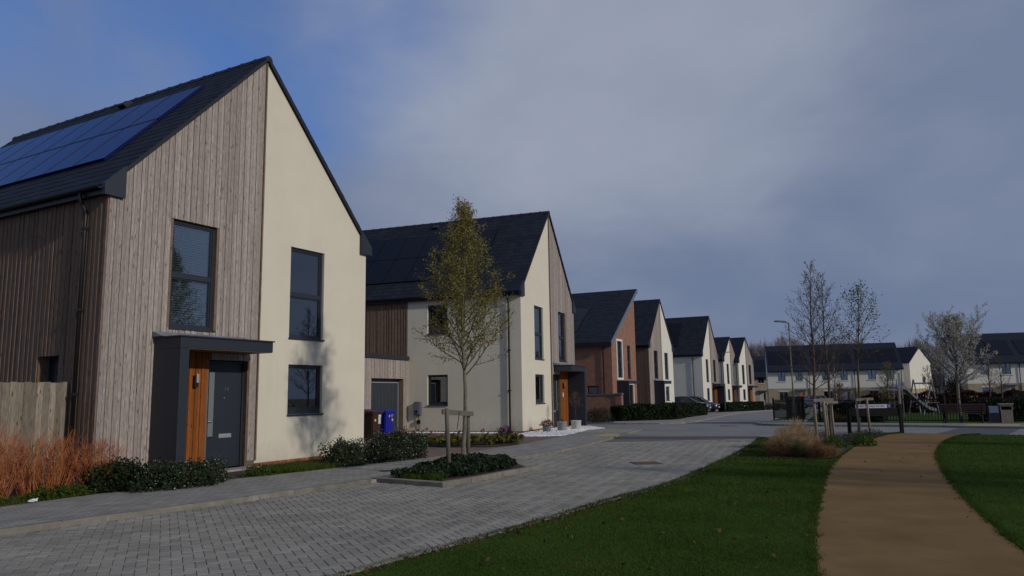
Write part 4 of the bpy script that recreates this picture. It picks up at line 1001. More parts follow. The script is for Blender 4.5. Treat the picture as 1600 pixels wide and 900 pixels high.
# pebbles round the second house
PEBP = [(-.15, 28.2), (.2, 27.4), (1.0, 27.0), (1.78, 27.35), (2.4, 29.2), (2.95, 31.0), (3.85, 32.5), (3.3, 37.0), (1.75, 33.35), (.45, 29.85)]
pb0 = sheet('pebble_bed', PEBP, .068, mat('pale gravel', (.5, .5, .5), .9, .2, 30, pos=True))
def pebbles(poly, n, z, parent):
    b = np.array(poly); X = NP.uniform(b[:, 0].min(), b[:, 0].max(), n*3); Y = NP.uniform(b[:, 1].min(), b[:, 1].max(), n*3); k = inside(poly, X, Y); X, Y = X[k][:n], Y[k][:n]
    m = MB()
    for x, y in zip(X, Y):
        r = rnd.uniform(.018, .045); a = rnd.uniform(0, 3); c, s = math.cos(a), math.sin(a); zz = z+gz(y)
        P = [(x+r*c*1.2, y+r*s*1.2, zz), (x-r*s, y+r*c, zz), (x-r*c*1.2, y-r*s*1.2, zz), (x+r*s, y-r*c, zz), (x+r*.3, y, zz+r*.9), (x-r*.3, y+r*.2, zz+r*.8)]
        m.add(P, [(0, 1, 4), (1, 5, 4), (1, 2, 5), (2, 3, 5), (3, 4, 5), (3, 0, 4)])
    m.build('pebbles', M_PEB, parent, kind='stuff')
pebbles(PEBP, 2600, .065, pb0)
PEB2 = [on_H2(-W0-.05, .2, 0)[:2], on_H2(-W0-.05, 4.9, 0)[:2], on_H2(-W0-.55, 4.9, 0)[:2], on_H2(-W0-.55, .2, 0)[:2]]
pb1 = sheet('pebble_bed', PEB2, .07, MATS['pale gravel']); pebbles(PEB2, 900, .068, pb1)
# edging bricks along the front of the pebbles
def cover(label, x, y, rz, w, h, m_, z):
    T = thing('utility_cover', label, 'cover', (x, y, z), rz, 'utility covers in the paving')
    m = MB(); m.bbox(-w/2, w/2, -h/2, h/2, -.01, .006, .003); m.build('frame', mat('iron frame', (.06, .05, .045), .7), T)
    m = MB()
    for i in range(6): m.box(-w/2+.03, w/2-.03, -h/2+.03+i*(h-.06)/6+.01, -h/2+.03+(i+1)*(h-.06)/6-.01, .0062, .011)
    m.build('cover_ribs', m_, T, kind='stuff')
cover('rusty brown drain cover in the middle of the paved road', 2.95, 17.2, .1, .62, .6, mat('rusty iron', (.12, .055, .035), .8, .3, 20), .004)
cover('small dark cover set in the grey pavement beside the tree bed', -2.6, 15.75, .6, .32, .3, M_PVF, .063)
cover('flat grey cover in the pavement by the pebble garden', 4.5, 33.0, .3, .6, .5, M_PVF, .03)
cover('dark round edged cover far down the side road', 9.8, 34.7, .2, .6, .6, M_PVF, gz(34.7)+.005)
# litter
m = MB(); rr = random.Random(8)
for i in range(4): a = rr.uniform(-.06, .06); b = rr.uniform(-.04, .04); z = rr.uniform(.0, .05); m.add([(-7.42+a, 11.72+b, .07+z), (-7.34+a, 11.75+b, .07+z*.5), (-7.36+a, 11.8+b, .1+z), (-7.44+a, 11.78+b, .085)], [(0, 1, 2, 3)])
tag(m.build('litter', M_WHITE), 'crumpled white wrapper lying at the pavement edge below the shrubs', 'litter')

# ---------------------------------------------------------------- lamp posts, sign, bench, litter bin, playground
def lamp_post(label, x, y, h, arm_dir, mt, bulk=1):
    z = gz(y); T = thing('street_lamp', label, 'street lamp', (x, y, z+.05), 0, 'street lamps')
    m = MB(); m.lathe([(.075*bulk, 0), (.075*bulk, 1.0), (.05*bulk, 1.08), (.036*bulk, h)], n=12); m.build('column', mt, T, True)
    m = MB(); a = Vector(arm_dir).normalized(); m.tube([(0, 0, h-.05), (a.x*.1, a.y*.1, h+.03), (a.x*.35, a.y*.35, h+.05)], .03, 8); m.build('arm', mt, T, True)
    b = MB(); n = Vector((-a.y, a.x)); pts = []
    for (u, wd, zz) in ((.15, .07, .0), (.25, .1, 0), (.62, .1, .02), (.72, .05, .02)):
        pts.append((u, wd, zz))
    vs = []; 
    for (u, wd, zz) in pts: vs += [(a.x*u+n.x*wd, a.y*u+n.y*wd, h+.03+zz), (a.x*u-n.x*wd, a.y*u-n.y*wd, h+.03+zz), (a.x*u-n.x*wd, a.y*u-n.y*wd, h+.1+zz), (a.x*u+n.x*wd, a.y*u+n.y*wd, h+.1+zz)]
    fs = [(0, 1, 2, 3), (12, 15, 14, 13)]
    for i in range(3):
        o = i*4; fs += [(o, o+4, o+5, o+1), (o+1, o+5, o+6, o+2), (o+2, o+6, o+7, o+3), (o+3, o+7, o+4, o)]
    b.add(vs, fs); b.build('lantern', M_STAKE_G, T)
    m = MB(); m.box(-.05, .05, -.083, -.07, .35, .8); m.build('access_door', mt, T)
M_GREENPOST = mat('olive lamp paint', (.10, .105, .06), .55, .1, 4)
lamp_post('tall olive street lamp at the grassy corner, left of the bare trees', 13.85, 37.5, 4.9, (-1, -.1), M_GREENPOST, .75)
lamp_post('distant thin street lamp standing in front of the end gable houses', 19.35, 69.4, 5.4, (.9, .1), mat('green lamp paint', (.035, .05, .04), .5), .9)

def street_sign():
    T = thing('street_sign', 'low white street name sign on a black backing board between two short posts', 'sign', (12.76, 26.95, .0), math.atan2(-.1, 1.22))
    m = MB(); m.bbox(-.75, .85, .0, .05, .6, .88, .008); m.build('backing_board', M_BLACK, T)
    p = MB(); p.bbox(-.615, .615, -.022, -.002, .885, 1.015, .004); pl = p.build('name_plate', mat('sign white', (.62, .62, .72), .5), T)
    s = MB(); s.box(-.615, .615, .0, .03, .875, 1.03); s.build('plate_rail', M_BLACK, T)
    q = MB(); q.box(.47, .612, -.026, -.0225, .889, 1.011); em = q.build('emblem_panel', mat('emblem blue', (.03, .02, .22), .5), pl)
    m2 = MB(); m2.lathe([(.03, 0), (.03, .004)], n=14); c = m2.build('emblem', mat('emblem pale', (.45, .25, .5), .5), pl); c.rotation_euler = (R(90), 0, 0); c.location = (.54, -.0265, .95)
    o = link('lettering', text_mesh('ABBOT VALE ROAD', .105), mat('sign ink', (.015, .015, .05), .6), pl); o.rotation_euler = (R(90), 0, 0); o.location = (-.07, -.0245, .95)
    for x in (-.86, .92):
        m = MB(); m.bbox(x-.055, x+.055, -.03, .08, .0, 1.12 if x < 0 else 1.0, .012); m.build('post', M_BLACK, T)
    for x in (-.77, .83):
        m = MB(); m.box(x-.045, x+.045, .01, .04, .65, .83); m.build('bracket', M_BLACK, T)
street_sign()
def tall_post():
    T = thing('steel_post', 'slim grey post with a short side arm, right of the street sign', 'post', (13.74, 26.98, 0), 0)
    m = MB(); m.bbox(-.035, .035, -.035, .035, 1.02, 1.6, .006); m.build('upper_post', mat('galvanised post', (.16, .155, .16), .5), T)
    m = MB(); m.bbox(-.045, .045, -.045, .045, 0, 1.02, .006); m.build('lower_sleeve', M_BLACK, T)
    m = MB(); m.box(-.42, -.035, -.012, .012, 1.52, 1.55); m.build('arm', MATS['galvanised post'], T)
tall_post()
M_SLATW = mat('red brown bench timber', (.06, .022, .018), .6, .25, 10, stretch=(1, 6, 6))
def bench():
    T = thing('park_bench', 'red brown slatted bench seen from behind, against the playground railings', 'bench', (19.0, 32.2, .02), math.atan2(-.75, 1.4))
    for i in range(4):
        z = .5+i*.095; m = MB(); m.bbox(-.85, .85, -.21-.02*i, -.18-.02*i, z, z+.07, .006); m.build('back_slat', M_SLATW, T)
    for i in range(4):
        y = -.14+i*.1; m = MB(); m.bbox(-.85, .85, y, y+.075, .42, .45, .006); m.build('seat_slat', M_SLATW, T)
    for s in (-.7, .7):
        m = MB(); m.box(s-.03, s+.03, -.17, .28, .36, .418); m.tube([(s, -.15, .4), (s, -.23, .02)], .028, 6); m.tube([(s, .25, .4), (s, .3, .02)], .028, 6); m.tube([(s, -.15, .4), (s, -.19, .45), (s, -.255, .88)], .022, 6); m.build('leg_frame', M_BLACK, T)
        m = MB(); m.bbox(s-.03, s+.03, -.19, .3, .63, .66, .006); m.tube([(s, .27, .4), (s, .27, .63)], .018, 6); m.build('armrest', M_BLACK, T)
bench()
def litter_bin():
    T = thing('litter_bin', 'square timber clad litter bin with dark slot openings and a pale notice', 'litter bin', (20.32, 31.75, .03), math.atan2(-.75, 1.4))
    # wooden half
    m = MB()
    m.box(0, .42, -.22, .22, .05, .56); w = m.build('liner', M_BLACK, T)
    for i in range(5):
        a = .002+i*.084
        b = MB(); b.bbox(a, a+.076, -.245, -.222, .04, .58, .004); b.build('timber_board', M_WOODPOST, T)
    for s in (-.01, .405):
        b = MB(); b.bbox(s, s+.035, -.25, .23, .58, .8, .004); b.build('side_frame', M_WOODPOST, T)
    b = MB(); b.bbox(.026, .404, -.245, -.222, .72, .8, .004); b.build('front_rail', M_WOODPOST, T)
    b = MB(); b.bbox(-.06, .48, -.3, .28, .8, .835, .006); b.build('roof', mat('pale bin roof', (.33, .30, .25), .7), T)
    b = MB(); b.bbox(-.44, -.02, -.2, .2, .03, .74, .02); k = b.build('dark_bin_body', mat('charcoal bin', (.03, .035, .04), .6), T)
    b = MB(); b.box(-.40, -.07, -.21, -.202, .46, .74); b.build('notice', mat('notice', (.33, .36, .5), .6), T)
litter_bin()
def railings():
    line = [(14.2, 41.5), (14.15, 37.2), (14.35, 35.7), (16.2, 33.35), (18.37, 32.35), (21.72, 31.35), (26, 29.2)]
    T = thing('playground_railings', 'black metal railings round the playground beyond the cross street', 'fence', (0, 0, 0))
    bars = MB(); pts = [Vector(p) for p in line]
    for a, b in zip(pts, pts[1:]):
        L = (b-a).length; t = (b-a)/L; n = max(1, round(L/.115))
        for z in (.12, 1.0):
            m = MB(); m.tube([(*a, gz(a.y)+.07+z), (*b, gz(b.y)+.07+z)], .02, 4); m.build('rail', M_BLACK, T)
        for i in range(n):
            p = a+t*L*(i+.5)/n; z = gz(p.y)+.07; bars.tube([(*p, z+.1), (*p, z+1.08)], .014, 4, False)
        k = max(1, round(L/2.4))
        for i in range(k):
            p = a+t*L*i/k; z = gz(p.y)+.05; m = MB(); m.box(p.x-.035, p.x+.035, p.y-.035, p.y+.035, z, z+1.2); m.build('post', M_BLACK, T)
    bars.build('bars', M_BLACK, T, kind='stuff')
    T2 = thing('gate_panel', 'solid black fence panel at the corner behind the street lamp', 'fence panel', (15.3, 41.2, -.05), R(-8))
    for i in range(9):
        m = MB(); m.box(i*.11-.5, i*.11-.4, -.015, .015, .05, 1.25); m.build('slat', M_BLACK, T2)
    for z in (.25, 1.0):
        m = MB(); m.box(-.5, .48, .016, .045, z, z+.07); m.build('rail', M_BLACK, T2)
railings()
M_PLAYM = mat('grey steel tube', (.15, .16, .19), .6)
def slide():
    T = thing('playground_slide', 'steel slide with a curved chute behind the playground railings', 'slide', (23.2, 44, -.1), 0)
    pts = [(-.75, 0, 1.62), (-.5, 0, 1.58), (-.1, 0, 1.15), (.35, 0, .72), (.75, 0, .42), (1.15, 0, .30)]
    m = MB()
    for i in range(len(pts)-1):
        for (y0, y1, h0, h1) in ((-.25, .25, 0, 0), (-.25, -.25, 0, .17), (.25, .25, 0, .17)):
            p, q = pts[i], pts[i+1]
            if y0 != y1: m.add([(p[0], y0, p[2]), (q[0], y0, q[2]), (q[0], y1, q[2]), (p[0], y1, p[2]), (p[0], y0, p[2]-.02), (q[0], y0, q[2]-.02), (q[0], y1, q[2]-.02), (p[0], y1, p[2]-.02)], [(0, 1, 2, 3), (7, 6, 5, 4), (0, 4, 5, 1), (3, 2, 6, 7)])
            else: m.add([(p[0], y0-.012, p[2]), (q[0], y0-.012, q[2]), (q[0], y0-.012, q[2]+h1), (p[0], y0-.012, p[2]+h1), (p[0], y0+.012, p[2]), (q[0], y0+.012, q[2]), (q[0], y0+.012, q[2]+h1), (p[0], y0+.012, p[2]+h1)], [(0, 1, 2, 3), (7, 6, 5, 4), (3, 2, 6, 7)])
    m.build('chute', M_PLAYM, T)
    for x in (-.75, -1.25):
        for y in (-.28, .28):
            m = MB(); m.tube([(x, y, 0), (x, y, 2.2)], .03, 8); m.build('post', M_PLAYM, T)
    m = MB(); m.box(-1.28, -.72, -.3, .3, 1.52, 1.56); m.build('platform', M_PLAYM, T)
    for i in range(5):
        m = MB(); m.tube([(-1.3, -.28, .25+i*.28), (-1.3, .28, .25+i*.28)], .016, 6); m.build('rung', M_PLAYM, T)
    m = MB(); m.tube([(1.1, 0, .0), (1.1, 0, .3)], .03, 6); m.build('foot', M_PLAYM, T)
slide()
def swing():
    T = thing('swing_frame', 'steel swing frame with crossed legs and one low bar, in front of the white gable', 'swing', (26.8, 49.4, gz(49.4)+.05), R(-12))
    for (x, y, X_, Y_) in ((-.95, .55, -.62, -.05), (-.5, -.5, -.55, .1), (-.35, -.6, .58, .1), (1.0, .4, .42, -.1)):
        m = MB(); m.tube([(x*.9, y, 0), (X_, Y_, 2.25)], .045, 8); m.build('leg', M_PLAYM, T)
    m = MB(); m.tube([(-.65, 0, 2.0), (.55, 0, 2.0)], .05, 8); m.build('top_bar', M_PLAYM, T)
    m = MB(); m.tube([(-.2, 0, .75), (.85, .1, .75)], .02, 6); m.build('low_bar', M_WOODPOST, T)
    for x in (-.25, .2):
        m = MB(); m.tube([(x, 0, 1.98), (x, 0, .78)], .007, 4); m.build('chain', M_PLAYM, T)
swing()

# ---------------------------------------------------------------- cars
def car(name, label, x, y, heading, col, z=None, group='parked cars'):
    T = thing(name, label, 'car', (x, y, (gz(y) if z is None else z)+.07), heading, group)   # drives towards +x in its own frame
    paint = mat('car paint '+str(col), col, .28, coat=.6); gl = mat('car glass', (.02, .025, .03), .06)
    # cross sections along the length: (x, half width, z of sill, z of waist, z of top, half width at top)
    secs = [(-2.05, .70, .36, .62, .80, .62), (-1.95, .80, .28, .80, .96, .70), (-1.5, .86, .24, .88, 1.0, .76), (-.6, .88, .22, .90, 1.02, .78), (.3, .88, .22, .90, 1.0, .78), (.95, .87, .24, .86, .96, .76), (1.5, .85, .25, .76, .87, .72), (1.9, .78, .27, .66, .76, .62), (2.06, .64, .34, .54, .62, .54)]
    m = MB(); ring = []
    for (X, hw, zs, zw, zt, ht) in secs:
        ring.append([(X, -hw*.9, zs), (X, -hw, zs+.12), (X, -hw, zw), (X, -ht, zt), (X, -ht*.5, zt+.025), (X, 0, zt+.035), (X, ht*.5, zt+.025), (X, ht, zt), (X, hw, zw), (X, hw, zs+.12), (X, hw*.9, zs)])
    n = len(ring[0]); vs = [v for r in ring for v in r]; fs = []
    for i in range(len(ring)-1):
        for k in range(n): fs.append((i*n+k, (i+1)*n+k, (i+1)*n+(k+1) % n, i*n+(k+1) % n))
    fs += [tuple(range(n)), tuple(range((len(ring)-1)*n, len(ring)*n))[::-1]]
    m.add(vs, fs); body = m.build('body', paint, T, True)
    # greenhouse
    g = MB(); gs = [(-1.72, .70, .70, .98), (-1.35, .72, .60, 1.33), (-.4, .76, .62, 1.45), (.25, .75, .60, 1.40), (1.02, .74, .70, .95)]
    low = [(-1.75, .72, .96), (-1.35, .78, .99), (-.4, .79, 1.01), (.35, .79, .99), (1.05, .75, .93)]
    vs = []
    for (X, hw, ht, zt), (X2, hw2, z2) in zip(gs, low): vs += [(X2, -hw2, z2), (X, -ht, zt), (X, 0, zt+.03), (X, ht, zt), (X2, hw2, z2)]
    fs = [(i*5+k, (i+1)*5+k, (i+1)*5+k+1, i*5+k+1) for i in range(4) for k in range(4)]
    g.add(vs, fs); g.build('windows', gl, T, True)
    r = MB(); vs = []
    for (X, ht, zt) in ((-1.38, .60, 1.335), (-.9, .62, 1.425), (-.4, .625, 1.46), (.0, .615, 1.445), (.3, .60, 1.39)): vs += [(X, -ht, zt), (X, -ht*.5, zt+.03), (X, 0, zt+.04), (X, ht*.5, zt+.03), (X, ht, zt)]
    r.add(vs, [(i*5+k, (i+1)*5+k, (i+1)*5+k+1, i*5+k+1) for i in range(4) for k in range(4)]); r.build('roof', paint, T, True)
    for s in (-1, 1):
        for (a, b) in (((1.03, s*.755, .95), (.28, s*.61, 1.40)), ((-.45, s*.795, 1.01), (-.42, s*.63, 1.45)), ((-1.74, s*.73, .97), (-1.36, s*.61, 1.33))):
            p = MB(); p.tube([a, b], .035, 5); p.build('window_pillar', paint, T)
        h = MB(); h.bbox(1.72, 2.0, s*.60-.14, s*.60+.14, .60, .72, .03); h.build('headlight', mat('headlamp', (.6, .62, .65), .15), T)
        h = MB(); h.bbox(-2.04, -1.9, s*.62-.1, s*.62+.1, .68, .86, .02); h.build('tail_light', mat('tail lamp', (.25, .01, .01), .2), T)
        h = MB(); h.bbox(.62, .80, s*.86-.09, s*.86+.09, .93, 1.05, .025); h.build('mirror', paint, T)
        for X in (-1.28, 1.30):
            w = MB(); w.tube([(X, s*.70, .31), (X, s*.885, .31)], .31, 18); t = w.build('wheel', M_BLACK, T)
            w = MB(); w.tube([(X, s*.885, .31), (X, s*.893, .31)], .2, 14); w.build('rim', M_STEEL, t)
    gr = MB(); gr.bbox(2.0, 2.085, -.42, .42, .38, .54, .02); gr.build('grille', M_BLACK, T)
    pl = MB(); pl.box(2.086, 2.095, -.26, .26, .42, .52); pl.build('number_plate', mat('plate white', (.65, .65, .62), .5), T)
    return T
hd = 1.105-math.pi/2
car('parked_car', 'nearer of two dark blue parked cars, half hidden behind the clipped hedge', 15.6, 68.35, hd, (.012, .014, .035))
car('parked_car', 'farther dark blue parked car, its bonnet showing past the hedge', 17.15, 71.2, hd, (.008, .011, .03))
car('parked_car', 'silver grey car parked in front of the far terrace', 34.5, 86.0, R(-82), (.30, .32, .36))
# ---------------------------------------------------------------- trees
def tree(label, x, y, H, clear, prof, r0, n1=36, ang=(60, 35), n2=7, n3=3, leaf=None, seed=1, name='street_tree', group=None, z=None, top=None, curve=.5, bark=None, twig=None, l2=.42, tw=.0035, taper=.15, leaf2=None, z_add=0, lvar=(.78, 1.08)):
    rr = random.Random(seed); zb = (gz(y) if z is None else z)+z_add
    T = thing(name, label, 'tree', (x, y, zb), 0, group)
    bark = bark or M_BARK; twig = twig or bark
    tx, ty = top or (0, 0)
    def axis(h):
        f = h/H; return Vector((tx*f**1.3+.03*math.sin(h*2.1+seed), ty*f**1.3+.03*math.cos(h*1.7+seed), h))
    tr = MB(); hs = [0, .08, .3]+[H*i/14 for i in range(1, 15) if H*i/14 > .35]
    tr.tube([axis(h)*1 if h else Vector((0, 0, -.05)) for h in hs], [max(.004, r0*(1.25 if h < .05 else 1.0)*(1-(h/H)*(1-.02))**.8) for h in hs], 10)
    tr.build('trunk', bark, T, True)
    br = MB(); nodes = []; wts = []
    def branch(p, d, L, r, lev, up):
        n = 5 if lev == 1 else 4 if lev == 2 else 3
        pts = [Vector(p)]; dd = Vector(d).normalized()
        for i in range(n):
            dd = (dd+Vector((0, 0, up))+Vector((rr.uniform(-1, 1), rr.uniform(-1, 1), rr.uniform(-1, 1)))*.10).normalized()
            pts.append(pts[-1]+dd*L/n)
        br.tube(pts, [r*(1-i/n*(1-taper))for i in range(n+1)], 5 if lev == 1 else 3, False)
        if lev >= 2 or True:
            for i in range(1, len(pts)):
                for q in range(2 if lev > 1 else 1):
                    t = rr.random(); nodes.append((pts[i-1].lerp(pts[i], t), lev)); wts.append(L)
        if lev < 3:
            k = n2 if lev == 1 else n3
            for j in range(k):
                f = .18+.8*(j+rr.random()*.8)/k; i = min(int(f*n), n-1); q = pts[i].lerp(pts[i+1], f*n-i)
                dv = (pts[i+1]-pts[i]).normalized(); s = dv.cross(Vector((rr.uniform(-1, 1), rr.uniform(-1, 1), rr.uniform(-1, 1)))).normalized()
                a = R(rr.uniform(28, 55)); nd = dv*math.cos(a)+s*math.sin(a)
                branch(q, nd, L*l2*(1.15-f*.6)*rr.uniform(.7, 1.2), max(tw, r*.5), lev+1, up*.8)
    for i in range(n1):
        u = (i+rr.random()*.6)/n1; h = clear+(H-clear)*u*.96
        # the tip of the branch should meet the crown outline
        az = i*2.39996+rr.uniform(-.4, .4); el = R(ang[0]+(ang[1]-ang[0])*0+rr.uniform(-8, 8)) if False else R(ang[0]*(1-u)+ang[1]*u+rr.uniform(-9, 9))
        L = .1
        for step in range(60):
            hh = h+L*math.sin(el)*1.1; rad = L*math.cos(el)
            f = (hh-clear)/(H-clear)
            if f >= 1.02 or rad > prof(max(0, min(1, f))): break
            L += .05
        L *= rr.uniform(*lvar); p = axis(h)
        branch(p, (math.cos(az)*math.cos(el), math.sin(az)*math.cos(el), math.sin(el)), max(.15, L), max(tw*1.4, r0*.33*(1-u*.7)), 1, curve*.12)
    for k in range(3): nodes.append((axis(H*(.93+.03*k)), 3)); wts.append(.2)
    br.build('branches', twig, T, True, kind='stuff')
    def leaves(spec, nm):
        n, size, m_, jit, levs = spec
        c = [q for q, l in nodes if l >= levs]; pw = np.array([w for (q, l), w in zip(nodes, wts) if l >= levs])**.6; pw /= pw.sum()
        idx = NP.choice(len(c), n, p=pw); P = np.array([tuple(c[i]) for i in idx])+NP.normal(0, jit, (n, 3))
        quads_mesh(nm, leaf_quads(P, size, .6), m_, T)
    if leaf: leaves(leaf, 'foliage')
    if leaf2: leaves(leaf2, 'blossom')
    return T
def prof_ovoid(w, lowf=.25, p=1.0):
    # widest at height fraction lowf
    return lambda f: w*((f/lowf)**.6 if f < lowf else max(0.02, 1-((f-lowf)/(1-lowf))**p*.97))
L_OLIVE = leaf_mat('olive young leaves', (.18, .155, .035), (.34, .29, .085), .6, .35)
L_GREEN = leaf_mat('fresh green leaves', (.05, .085, .012), (.09, .13, .025), .6, .35)
L_DARK = leaf_mat('dark evergreen leaves', (.010, .020, .008), (.026, .042, .016), .55, .12)
L_SHRUB = leaf_mat('grey green leaves', (.016, .028, .014), (.045, .062, .030), .5, .12)
L_IVY = leaf_mat('ivy leaves', (.010, .022, .010), (.030, .052, .022), .4, .1)
L_WHITE = leaf_mat('white petals', (.55, .55, .50), (.75, .74, .70), .7, .2)
L_BLOSSOM = leaf_mat('cherry petals', (.36, .36, .31), (.64, .62, .56), .7, .3)
L_PINK = leaf_mat('magenta petals', (.30, .03, .22), (.45, .08, .34), .6, .2)
L_BERG = leaf_mat('mixed bed leaves', (.035, .055, .012), (.16, .13, .03), .45, .15)
L_RED = leaf_mat('russet leaves', (.09, .03, .014), (.15, .055, .025), .7, .2)
L_LIME = leaf_mat('lime leaves', (.12, .17, .015), (.2, .25, .03), .6, .3)
L_STRAW = leaf_mat('straw grass', (.30, .20, .10), (.50, .37, .22), .8, .25)
L_TAN = leaf_mat('tan grass', (.20, .11, .05), (.32, .20, .10), .8, .25)
tree('young street tree with upright branches and small olive leaves, in the ivy bed', -1.06, 16.15, 5.72, 1.9, lambda f: 1.12*((f/.2)**.4 if f < .2 else (1-((f-.2)/.8)**2.1*.9)), .052, 60, (42, 68), 9, 4, leaf=(15000, .043, L_OLIVE, .05, 2), seed=11, name='street_tree', z=.06, bark=M_BARK, twig=mat('olive bark', (.085, .075, .04), .9, .3, 9), tw=.0028)
tree('tall bare tree with dense dark twigs, tied to the nearest stakes beside the lamp', 9.2, 23.2, 5.55, 1.55, lambda f: 1.25*((f/.3)**.45 if f < .3 else (1-((f-.3)/.7)**1.3*.9)), .05, 40, (36, 62), 8, 3, leaf=(500, .05, L_DARK, .03, 2), seed=3, name='bare_tree', top=(.15, 0), bark=M_BARK_BR, twig=M_BARK_BR, group='staked trees in the planting bed', tw=.0055)
tree('tall leaning bare tree whose trunk tilts left, second from the lamp post', 9.95, 23.9, 5.35, 2.2, lambda f: 1.1*((f/.35)**.5 if f < .35 else (1-((f-.35)/.65)**1.3*.9)), .045, 28, (44, 66), 7, 3, leaf=(400, .05, L_DARK, .03, 2), seed=23, name='bare_tree', top=(.1, .2), bark=M_BARK_BR, twig=M_BARK_BR, group='staked trees in the planting bed', tw=.005)
tree('young tree with a few fresh green leaves low in its crown, beside the street sign', 12.25, 27.05, 5.3, 2.35, lambda f: 1.25*((f/.5)**.5 if f < .5 else (1-((f-.5)/.5)**1.8*.75)), .05, 22, (44, 62), 6, 2, leaf=(1100, .07, L_GREEN, .10, 1), seed=31, name='young_tree', top=(.4, 0), bark=M_BARK_BR, twig=M_BARK_BR, group='staked trees in the planting bed', tw=.006, l2=.38)
tree('cherry tree covered in white blossom behind the bench', 19.25, 32.75, 4.6, 1.6, lambda f: 2.45*((.3+f*1.05) if f < .6 else (.93-(f-.6)*.75)), .075, 64, (26, 78), 10, 3, leaf=(1500, .05, L_RED, .04, 2), leaf2=(20000, .055, L_BLOSSOM, .035, 1), seed=41, name='cherry_tree', bark=M_BARK, twig=M_BARK_PU, tw=.0055, curve=.95, l2=.24, lvar=(.7, 1.18))
tree('slim pale trunked bare tree inside the playground, behind the leaning tree', 17.2, 40.4, 3.6, 1.9, lambda f: .75*((f/.4)**.5 if f < .4 else 1-(f-.4)*1.3), .05, 26, (45, 66), 6, 3, seed=51, name='bare_tree', bark=mat('pale bark', (.34, .31, .28), .85, .3, 9), twig=M_BARK_BR, group='young trees round the playground', tw=.008)
tree('small bare tree with a dark fork, left of the two by the right hand terrace', 28.0, 44.5, 3.4, 1.3, lambda f: .7*((f/.5)**.5 if f < .5 else 1.2-f*.6), .055, 18, (50, 68), 5, 2, seed=61, name='bare_tree', bark=M_BARK_PU, twig=M_BARK_PU, group='young trees round the playground', tw=.009)
tree('small bare forked tree, right of the two by the right hand terrace', 28.9, 44.8, 3.4, 1.25, lambda f: .7*((f/.5)**.5 if f < .5 else 1.2-f*.6), .055, 18, (50, 68), 5, 2, seed=67, name='bare_tree', bark=M_BARK_PU, twig=M_BARK_PU, group='young trees round the playground', tw=.009)
tree('thin bushy shrub tree with sparse green buds inside the playground, right of the street sign', 20.3, 41.0, 3.0, .5, lambda f: .75*((f/.3)**.5 if f < .3 else 1.1-f*.8), .04, 28, (45, 66), 6, 3, leaf=(900, .06, L_OLIVE, .06, 2), seed=71, name='bushy_tree', bark=M_BARK_BR, group='young trees round the playground', tw=.008)
tree('low brown bare bush inside the railings between the leaning tree and the street sign', 16.6, 38.6, 1.9, .15, lambda f: 1.0*((f/.3)**.5 if f < .3 else 1.1-f*.6), .035, 40, (40, 64), 7, 3, seed=73, name='bare_bush', bark=M_BARK_PU, group='young trees round the playground', tw=.008)
tree('thin sparse shrub tree standing behind the swing frame', 30.5, 55.5, 3.3, .4, lambda f: .9*((f/.3)**.5 if f < .3 else 1.1-f*.7), .04, 22, (45, 66), 5, 3, leaf=(500, .07, L_OLIVE, .08, 2), seed=79, name='bushy_tree', bark=M_BARK_PU, group='young trees round the playground', tw=.009)
# trees of the green, off to the right of the camera, whose shade crosses the path
for i, (x, y, h, s) in enumerate(((16.5, 6.3, 7.5, 5), (21.5, 5.0, 8.5, 6), (25.0, 13.0, 7.0, 7))):
    tree('bare park tree on the green, the %s one to the right of the path' % ('nearest', 'middle', 'farthest')[i], x, y, h, 2.0, lambda f: 2.2*((f/.35)**.5 if f < .35 else (1-((f-.35)/.65)**1.4*.8)), .11, 34, (40, 66), 8, 3, leaf=(5000, .08, L_OLIVE, .05, 2), seed=80+s, name='park_tree', group='park trees on the green', bark=M_BARK_BR, tw=.006)

# stakes with a cross bar, one frame per tree
def stakes(label, pts, bar, mt, group='tree stakes', r=.035):
    x, y = pts[0][:2]; T = thing('tree_stake', label, 'tree stake', (x, y, 0), 0, group)
    for (a, b, h, lx) in pts:
        m = MB(); m.tube([(a-x, b-y, -.05), (a-x+lx, b-y, h-.01), (a-x+lx, b-y, h)], [r*1.05, r, r*.85], 10); m.build('stake', mt, T, True)
    (x0, y0, z0), (x1, y1, z1), w, t = bar
    d = Vector((x1-x0, y1-y0, 0)).normalized(); n = Vector((-d.y, d.x, 0))*t; m = MB()
    m.add([(x0-x+q*n.x, y0-y+q*n.y, z0+e) for q in (-1, 1) for e in (-w, w)]+[(x1-x+q*n.x, y1-y+q*n.y, z1+e) for q in (-1, 1) for e in (-w, w)], [(0, 1, 3, 2), (4, 6, 7, 5), (0, 4, 5, 1), (2, 3, 7, 6), (0, 2, 6, 4), (1, 5, 7, 3)])
    m.build('cross_bar', mt, T)
    m = MB(); m.tube([((x0+x1)/2-x+.02, (y0+y1)/2-y-.03, z0-.02), ((x0+x1)/2-x, (y0+y1)/2-y-.04, z0-.2), ((x0+x1)/2-x-.03, (y0+y1)/2-y-.04, z0-.38)], .008, 5); m.build('tie', M_BLACK, T)
stakes('two grey stakes joined by a flat cross bar, supporting the street tree', [(-1.27, 14.95, 1.33, -.06), (-1.0, 16.55, 1.22, 0)], ((-1.40, 14.85, 1.265), (-.90, 16.6, 1.17), .05, .02), M_STAKE_G, r=.042)
stakes('pale round stakes with a cross bar beside the straw grass, nearest of the three pairs', [(8.94, 22.5, 1.3, -.03), (9.10, 22.2, 1.24, -.03)], ((8.88, 22.45, 1.26), (9.42, 22.35, 1.27), .045, .04), M_WOODPOST)
